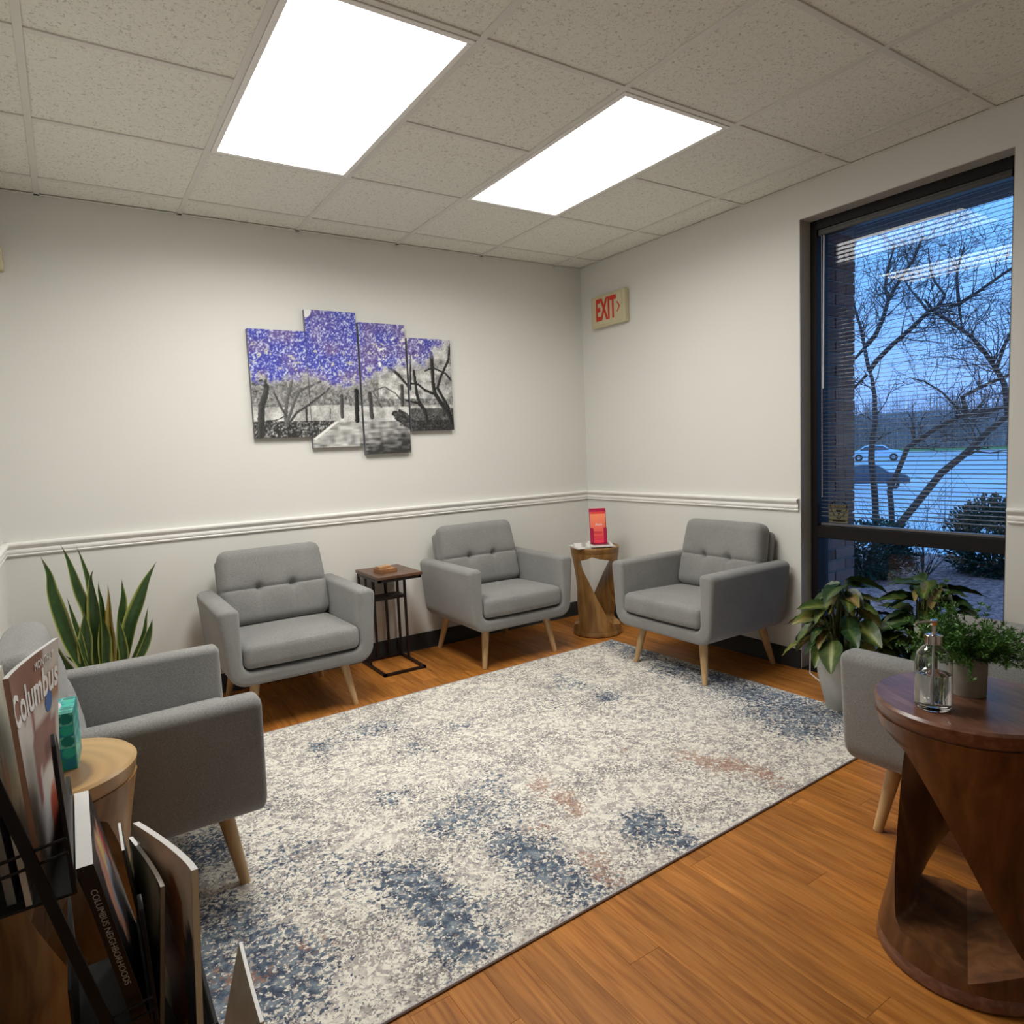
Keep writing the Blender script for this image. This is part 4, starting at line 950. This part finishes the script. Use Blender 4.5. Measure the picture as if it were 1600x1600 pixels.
# ------------------------------------------------------------------ leafy plants by the window
def leaf_mesh(L, W, droop, fold, pal, seed):
    c0, c1, cv_ = [Vector(c) for c in pal]; mb = MB(); NU, NV = 6, 10
    def fn(u, v):
        f = u*2-1; wv = W*max(0, math.sin(math.pi*min(1, v**.75)))**.85*(1-.15*v)
        x = f*wv/2; y = v*L; z = -droop*L*v*v+abs(f)*fold*wv*.5+.004*math.sin(v*26)*abs(f)
        return (x, y, z)
    def cf(u, v):
        f = abs(u*2-1); vein = .5+.5*math.sin((v*1.0-f*.25)*44); c = c0.lerp(c1, min(1, f*1.15)); c = c.lerp(cv_, .35*max(0, vein-.6)/.4)
        if f < .1: c = cv_.copy()
        n = .85+.3*mnoise.noise(Vector((u*3+seed, v*4, seed*1.7))); return (*(c*n), 1)
    mb.grid(NU, NV, fn, cf); return mb.mesh('leaf', VC_LEAF, fix=False, ang=80)
PAL = [((.09, .13, .02), (.020, .060, .014), (.20, .23, .05)), ((.26, .25, .045), (.07, .12, .02), (.36, .30, .09)), ((.03, .075, .018), (.010, .040, .012), (.09, .14, .04)), ((.30, .19, .06), (.16, .17, .03), (.40, .26, .12))]
LEAVES = [leaf_mesh(L, W, d, .35, PAL[k % 4], k) for k, (L, W, d) in enumerate([(.18, .10, .2), (.18, .10, .35), (.16, .095, .25), (.18, .09, .4), (.19, .11, .12), (.15, .085, .4), (.20, .115, .3), (.16, .09, .5)])]
def leafy(name, label, loc, pot_r, pot_h, pot_mat, nl, spread, top, seed, weights, bias=(0, 0)):
    rt = random.Random(seed); t = thing(name, label, 'plant', loc, group='leafy floor plants by the window')
    MB().lathe([(.001, 0), (pot_r*.55, 0), (pot_r*.62, .008), (pot_r*.9, pot_h*.55), (pot_r, pot_h-.006), (pot_r*.985, pot_h), (pot_r*.93, pot_h), (pot_r*.9, pot_h-.03), (.001, pot_h-.03)], 40, cap=False).build('pot', pot_mat, t, ang=40)
    MB().lathe([(.001, pot_h-.022), (pot_r*.6, pot_h-.024), (pot_r*.905, pot_h-.029)], 24, cap=False).build('soil', M_SOIL, t)
    for k in range(nl):
        a = 2.399*k+rt.uniform(-.3, .3); f = (k+.5)/nl; rad = spread*(1-f**1.5)*rt.uniform(.55, 1.0); z = pot_h+.03+(top-pot_h)*f*rt.uniform(.75, 1.0)
        tip = Vector((math.cos(a)*rad*.62+bias[0]*f, math.sin(a)*rad*.62+bias[1]*f, z)); b0 = Vector((math.cos(a)*pot_r*.35, math.sin(a)*pot_r*.35, pot_h-.03))
        MB().tube([b0, b0.lerp(tip, .55)+Vector((0, 0, .05)), tip], [.0055, .0045, .003], 6).build('stem', plain('green_stem', (.10, .13, .04, 1), .5), t, fix=False)
        d = Vector((math.cos(a+rt.uniform(-.4, .4)), math.sin(a+rt.uniform(-.4, .4)), rt.uniform(-.75, .10)+.45*f*f)).normalized(); x = d.cross(Vector((0, 0, 1))).normalized(); up = x.cross(d)
        x = (Matrix.Rotation(rt.uniform(-.5, .5), 3, d) @ x); up = x.cross(d); s = rt.uniform(.65, 1.0)
        mw = Matrix(((x.x*s, d.x*s, up.x*s, tip.x), (x.y*s, d.y*s, up.y*s, tip.y), (x.z*s, d.z*s, up.z*s, tip.z), (0, 0, 0, 1)))
        link('leaf', LEAVES[rt.choices(range(8), weights)[0]], t, mw=mw)
    return t
M_BLUEPOT = plain('dark_blue_glaze', (.02, .05, .10, 1), .25)
leafy('potted_aglaonema', 'broad green and yellow leaved plant in a pale ceramic pot by the window', (-.345, -2.235, 0), .125, .285, M_CONC, 62, .30, .60, 5, (4, 3, 4, 1.2, 2, 2, 4, 1))
leafy('potted_aglaonema', 'dark green leafy plant in a blue pot close to the window glass', (-.185, -2.52, 0), .115, .29, M_BLUEPOT, 60, .25, .64, 9, (3, 0, 5, 0, 3, 0, 5, 1))
# white cable hanging behind the pot
cb = MB().tube([(-.03, -1.86, .16), (-.035, -1.862, .06), (-.05, -1.87, .0062), (-.09, -1.93, .0045), (-.13, -1.99, .0045), (-.15, -2.06, .0045)], .0035, 6).build('cable', M_TRIM)
tag(cb, 'thin white cable on the floor beside the pale plant pot', 'cable')

# ------------------------------------------------------------------ right stool: soap bottle and fern
def glass(name, ior, col=(1, 1, 1, 1)):
    m, nt, b_ = newmat(name); b_.inputs['Transmission Weight'].default_value = 1; b_.inputs['Roughness'].default_value = 0.0; b_.inputs['IOR'].default_value = ior; b_.inputs['Base Color'].default_value = col; return m
M_BOT = glass('bottle_glass', 1.45); M_WATER = glass('clear_liquid', 1.33); M_CHROME = plain('chrome', (.72, .72, .74, 1), .12, 1.0, var=.02); M_TUBE = plain('dip_tube', (.6, .62, .66, 1), .4)
t = thing('soap_dispenser', 'clear glass pump bottle half full of liquid on the dark stool', 'bottle', (-1.662, -3.226, HR)); r = .0375
MB().lathe([(.001, 0), (r-.004, 0), (r, .005), (r, .115), (r-.004, .13), (r-.014, .143), (.016, .150), (.015, .158), (.0135, .158), (.0135, .1495), (r-.0155, .1405), (r-.006, .1285), (r-.0022, .1148), (r-.0022, .010), (r-.006, .0075), (.001, .007)], 40, cap=False).build('bottle', M_BOT, t, ang=50)
MB().lathe([(.001, .0076), (r-.0065, .0082), (r-.0027, .0105), (r-.0027, .082), (.001, .082)], 40, cap=False).build('liquid', M_WATER, t, ang=50)
MB().lathe([(.0155, .1502), (.0185, .151), (.0185, .170), (.0165, .1715), (.006, .172), (.006, .176), (.0048, .176), (.0048, .199), (.001, .199)], 24, cap=False).build('collar', M_CHROME, t, ang=40)
q = MB(); q.lathe([(.001, .193), (.0075, .193), (.0085, .195), (.0085, .205), (.0075, .206), (.001, .206)], 20, cap=False); q.tube([(0, 0, .201), (-.022, .012, .2015), (-.036, .020, .2005), (-.041, .0228, .196)], [.0042, .0038, .0032, .0028], 8); q.build('pump_head', M_CHROME, t, ang=40)
MB().tube([(0, 0, .150), (-.001, 0, .09), (-.004, .001, .04), (-.001, 0, .0135)], .0028, 8).build('dip_tube', M_TUBE, t)
t = thing('potted_fern', 'small feathery green plant in a pale grey cup on the dark stool', 'plant', (-1.515, -3.238, HR)); r = .039
MB().lathe([(.001, 0), (r-.004, 0), (r-.002, .003), (r, .10), (r-.003, .102), (r-.006, .10), (r-.007, .085), (.001, .085)], 36, cap=False).build('pot', plain('grey_cup', (.33, .31, .26, 1), .7, var=.1, scale=30), t, ang=40)
MB().lathe([(.001, .090), (.02, .0895), (r-.0068, .087)], 20, cap=False).build('soil', M_SOIL, t)
rt = random.Random(31); fm = MB()
def fcol(k): return (*Vector((.025, .09, .012)).lerp(Vector((.10, .26, .04)), k), 1)
for s in range(150):
    a = rt.uniform(0, 6.28); el = rt.uniform(.15, 1.35); L = rt.uniform(.06, .135)*(1.0+.25*(el < .7)); 
    if s < 3: el = 1.25; L = .19; a = 2.4+s*.4
    d = Vector((math.cos(a)*math.cos(el), math.sin(a)*math.cos(el), math.sin(el))); p = Vector((math.cos(a)*.018, math.sin(a)*.018, .088)); pts = [p.copy()]
    for k in range(7): d = (d+Vector((0, 0, -.05))+Vector((rt.uniform(-.1, .1),)*3)).normalized(); p = p+d*L/7; pts.append(p.copy())
    n0 = len(fm.v); fm.tube(pts, [.0011]*5+[.0008]*3, 3, caps=False)
    if fm.c is None: fm.c = []
    fm.c += [fcol(.2)]*(len(fm.v)-n0)
    for k in range(1, 8):
        for m_ in range(12):
            b0 = pts[k]; dd = (d*.5+Vector((rt.uniform(-1, 1), rt.uniform(-1, 1), rt.uniform(-.6, 1)))).normalized(); x = dd.cross(Vector((rt.uniform(-1, 1), rt.uniform(-1, 1), rt.uniform(-1, 1)))).normalized(); l = rt.uniform(.008, .016)
            c = fcol(min(1, max(0, .15+.12*k*.7+rt.uniform(-.3, .3)))); fm.add([b0, b0+dd*l*.5+x*.0016, b0+dd*l, b0+dd*l*.5-x*.0016], [(0, 1, 2, 3)], [c]*4)
f = fm.build('foliage', VC_LEAF, t, fix=False, smooth=False); f['kind'] = 'stuff'

# ------------------------------------------------------------------ tissue box on the left stool
def tcol(seed):
    def fn(u, v):
        best = .5; k0 = 0
        i, j = u*4, v*5; cell = (math.floor(i), math.floor(j)); fx, fy = i-cell[0]-.5, j-cell[1]-.5
        k = mnoise.noise(Vector((cell[0]*3.1+seed, cell[1]*5.7, seed)))
        inside = fx*fx+fy*fy < .24; pal = [lin(20, 150, 110), lin(40, 185, 160), lin(15, 130, 120), lin(30, 135, 160), lin(120, 205, 190)]
        a = pal[int((k+1)*2.49) % 5]; b_ = pal[(int((k+1)*2.49)+2) % 5]; return a if inside else b_
    return fn
t = thing('tissue_box', 'teal patterned tissue box on the left golden stool', 'tissue box', (-3.374, -2.140, HL), math.radians(-4)); sx, sy, sz = .110, .125, .128
MB().box(-sx/2, sx/2, -sy/2, sy/2, 0, sz).build('carton', plain('teal_card', lin(25, 150, 130), .4), t, smooth=False)
for nm, f in (('printed_side', lambda u, v: ((u-.5)*sx, -sy/2-.0004, v*sz)), ('printed_side', lambda u, v: (sx/2+.0004, (u-.5)*sy, v*sz)), ('printed_top', lambda u, v: ((u-.5)*sx, (v-.5)*sy, sz+.0004))):
    MB().grid(40, 50, f, tcol(len(nm)+f(0, 0)[0])).build(nm, VC_PRINT, t, fix=False)
op = MB(); op.lathe([(.001, .0), (1, 0), (1, .0006), (.001, .0006)], 28, cap=False); o = op.build('opening', plain('tissue_film', (.62, .60, .62, 1), .3), t); o.location = (0, 0, sz+.0006); o.scale = (.03, .045, 1)

# ------------------------------------------------------------------ magazine rack in the left foreground
M_RACK = plain('black_rack_plastic', (.008, .008, .009, 1), .45, spec=.25)
RK = Vector((-3.26, -2.78, 0)); rack = thing('magazine_rack', 'black tiered magazine rack in the left foreground', 'magazine rack', RK)
YN, YR = -2.905, -2.655
fx_ = lambda z: -3.352-.24*(z-.70)                      # leaning line of the frame
for yy in (YN-.012, YR+.012):
    q = MB(); n = 10
    pts = [(fx_(z), z) for z in np.linspace(.012, 1.0, n)]
    for (xa, za), (xb, zb2) in zip(pts[:-1], pts[1:]):
        q.add([Vector((x, y, z))-RK for x, z in ((xa-.007, za), (xa+.007, za), (xb+.007, zb2), (xb-.007, zb2)) for y in (yy-.003, yy+.003)], [(0, 2, 4, 6), (1, 7, 5, 3), (0, 1, 3, 2), (2, 3, 5, 4), (4, 5, 7, 6), (6, 7, 1, 0)])
    q.build('side_rail', M_RACK, rack, smooth=False)
    MB().bar([Vector((-3.44, yy, .012))-RK, Vector((-3.06, yy, .012))-RK], .02, .02).build('foot', M_RACK, rack)
POCK = [(-3.415, -3.327, .700), (-3.345, -3.245, .430), (-3.252, -3.165, .345), (-3.195, -3.085, .10)]
for k, (xa, xb, zb0) in enumerate(POCK):
    q = MB(); q.box(xa-RK.x, xb-RK.x, YN-RK.y, YR-RK.y, zb0, zb0+.004); q.build('pocket_floor', M_RACK, rack, bevel=.001, seg=1)
    ln_ = -.03
    q = MB(); sh_ = Matrix.Translation((xb-RK.x, 0, zb0)) @ Matrix.Rotation(ln_, 4, 'Y')
    prof = [(YN-RK.y, 0), (YR-RK.y, 0), (YR-RK.y, .07), (YN-RK.y+.10, .085), (YN-RK.y+.085, .17), (YN-RK.y+.07, .200), (YN-RK.y+.045, .214), (YN-RK.y+.02, .205), (YN-RK.y+.004, .18), (YN-RK.y, .14)]
    if k == 2: prof = [(a, min(b_, .06)) for a, b_ in prof]
    q.prism(prof, lambda a, b_, d: sh_ @ Vector((d, a, b_)), -.003, .003); q.build('pocket_front', M_RACK, rack, bevel=.001, seg=1)
    q = MB(); q.box(xa-RK.x-.002, xa-RK.x+.002, YN-RK.y, YR-RK.y, zb0, zb0+.14); q.build('pocket_back', M_RACK, rack, smooth=False)
    for yy in (YN,):
        for zz in (.055, .075):
            MB().tube([Vector((xa, yy-.006, zb0+zz))-RK, Vector((xb-.002, yy-.006, zb0+zz+.01))-RK], .0022, 6).build('pocket_wire', M_RACK, rack)
def blocks_paint(spec, bgc):
    def fn(u, v):
        c = bgc
        for (cu, cvv, ru, rv, col) in spec:
            d = ((u-cu)/ru)**2+((v-cvv)/rv)**2+.35*mnoise.noise(Vector((u*5, v*7, cu*9)))
            if d < 1: c = col
        n = .9+.22*mnoise.noise(Vector((u*6, v*9, 3))); return (c[0]*n, c[1]*n, c[2]*n, 1)
    return fn
GR = 'magazines and books in the rack'
def upright(name, label, cat, x_top, z_top, x_bot, z_bot, y0, wd_, th, curl, paint, spine=None, back_paint=None):
    """a magazine standing in the rack: spine edge toward -y, cover faces +x; curl bends the far top corner forward"""
    t = thing(name, label, cat, ((x_top+x_bot)/2, y0+wd_/2, z_bot), group=GR); o = Vector(t.location)
    def S(u, v, off=0):
        x = x_bot+(x_top-x_bot)*v+curl*(max(0, u)**1.3)*(.40+.60*max(0, v)**1.5); return Vector((x+off, y0+u*wd_, z_bot+v*(z_top-z_bot)))-o
    MB().grid(18, 26, lambda u, v: S(u, v, .0004), paint).build('cover', VC_PRINT, t, fix=False)
    pb = MB(); vs = []; NU, NV = 10, 14
    for off in (0, -th):
        for j in range(NV+1):
            for i in range(NU+1): vs.append(S(i/NU, j/NV, off))
    W1 = NU+1; K = W1*(NV+1); fs = []
    for j in range(NV):
        for i in range(NU):
            a = j*W1+i; fs.append((a, a+1, a+W1+1, a+W1)); fs.append((K+a+W1, K+a+W1+1, K+a+1, K+a))
    for i in range(NU): fs.append((K+i, K+i+1, i+1, i)); a = NV*W1+i; fs.append((a, a+1, K+a+1, K+a))
    for j in range(NV): a = j*W1; fs.append((a, a+W1, K+a+W1, K+a)); a = j*W1+NU; fs.append((K+a, K+a+W1, a+W1, a))
    pb.add(vs, fs); pb.build('pages', M_PAPER, t, fix=True, ang=60)
    if spine is not None:
        MB().grid(1, 20, lambda u, v: S(0, v, -th*(1-u))+Vector((0, -.0006, 0)), lambda u, v: spine).build('spine', VC_PRINT, t, fix=False)
    if back_paint: MB().grid(18, 26, lambda u, v: S(u, v, -th-.0004), back_paint).build('back_cover', VC_PRINT, t, fix=False)
    return t, S
skin = lin(190, 140, 115); pale_ = lin(222, 215, 206)
p1 = blocks_paint([(.25, .95, .45, .18, lin(150, 105, 88)), (.9, .80, .35, .08, lin(190, 150, 120)), (.38, .45, .05, .38, lin(150, 75, 80)), (.62, .55, .3, .13, lin(150, 110, 100)), (.7, .52, .10, .05, lin(110, 70, 62)), (.75, .12, .22, .2, lin(190, 90, 70)), (.3, .15, .3, .2, lin(205, 200, 198))], pale_)
t, S = upright('magazine', 'magazine titled Columbus with curled corner in the top rack pocket', 'magazine', -3.372, 1.012, -3.358, .7045, -2.9, .205, .006, .052, p1, lin(175, 140, 120))
def on_cover(u0, v0, wd_=.205, hd_=.3075): return lambda x, y, z: S(u0+x/wd_, v0+y/hd_, .0010+z)
link('title_lettering', text_mesh('title_lettering', 'Columbus', .060, M_WHITE, .0003, on_cover(.47, .83), sx=.85, bold=.0012), t)
link('subtitle_lettering', text_mesh('subtitle_lettering', 'MONTHLY', .016, M_WHITE, .0003, on_cover(.70, .94), sx=1), t)
MB().lathe([(.001, .0), (.016, 0), (.016, .0006), (.001, .0006)], 24, cap=False)
bd = MB(); vv = []; 
for k in range(24): vv.append(on_cover(.76, .73)(.0165*math.cos(k*.2618), .0165*math.sin(k*.2618), 0))
bd.add(vv, [tuple(range(24))]); bd.build('round_badge', plain('badge_blue', lin(60, 105, 170), .5), t, fix=False, smooth=False)
upright('magazine', 'pale magazine with an orange circle behind the Columbus one', 'magazine', -3.394, .985, -3.374, .7045, -2.902, .20, .007, .0, blocks_paint([(.1, .62, .12, .09, lin(215, 110, 60)), (.3, .2, .4, .2, lin(120, 110, 95))], lin(205, 198, 180)), lin(205, 198, 182))
upright('magazine', 'grey-backed magazine at the very back of the top rack pocket', 'magazine', -3.414, 1.005, -3.392, .7045, -2.885, .20, .010, .012, blocks_paint([], lin(70, 45, 90)), lin(150, 150, 145))
# the hardback book
pbk = blocks_paint([(.55, .66, .34, .30, lin(190, 140, 120)), (.55, .7, .10, .25, lin(225, 195, 120)), (.6, .55, .2, .2, lin(160, 170, 190)), (.78, .75, .06, .12, lin(170, 50, 45))], lin(28, 26, 30))
t, S2 = upright('book', 'black hardback titled Columbus Neighborhoods in the middle rack pocket', 'book', -3.303, .734, -3.247, .4345, -2.902, .255, .020, 0, pbk, lin(16, 15, 16))
M_SILV = plain('silver_ink', (.42, .41, .38, 1), .5)
def on_spine(v0): return lambda x, y, z: S2(0, v0-x/.30, -.010+y)+Vector((0, -.0012-z, 0))
link('spine_lettering', text_mesh('spine_lettering', 'COLUMBUS NEIGHBORHOODS', .0115, M_SILV, .0003, on_spine(.62), sx=.96), t)
link('publisher_lettering', text_mesh('publisher_lettering', 'REED', .0105, M_SILV, .0003, on_spine(.075)), t)
upright('magazine', 'dark magazine standing in front of the black hardback', 'magazine', -3.262, .668, -3.238, .4345, -2.76, .10, .004, .0, blocks_paint([(.4, .6, .4, .3, lin(90, 95, 85)), (.6, .3, .3, .2, lin(120, 80, 80))], lin(45, 48, 46)), lin(60, 60, 55))
# lower front pocket: magazines seen from behind
pbk3 = blocks_paint([(.55, .75, .5, .25, lin(235, 215, 190)), (.40, .62, .16, .28, lin(190, 120, 70)), (.5, .3, .4, .2, lin(170, 75, 55)), (.12, .35, .16, .35, lin(70, 72, 80)), (.55, .1, .2, .2, lin(160, 45, 45))], lin(225, 205, 180))
upright('magazine', 'thick magazine with flopped pages at the front of the rack', 'magazine', -3.174, .672, -3.190, .3495, -2.895, .21, .009, -.062, blocks_paint([], lin(210, 205, 190)), lin(214, 208, 180), pbk3)
upright('magazine', 'glossy olive magazine between the hardback and the front pocket', 'magazine', -3.216, .632, -3.240, .3495, -2.84, .19, .006, -.03, blocks_paint([], lin(120, 120, 110)), lin(160, 155, 140), blocks_paint([(.5, .8, .6, .2, lin(150, 150, 130))], lin(100, 98, 88)))
upright('magazine', 'white magazine leaning in the lowest rack pocket', 'magazine', -3.100, .385, -3.165, .1045, -2.895, .21, .006, .01, blocks_paint([(.5, .5, .4, .3, lin(90, 60, 60))], lin(200, 200, 190)), lin(205, 205, 190), blocks_paint([], lin(190, 188, 175)))
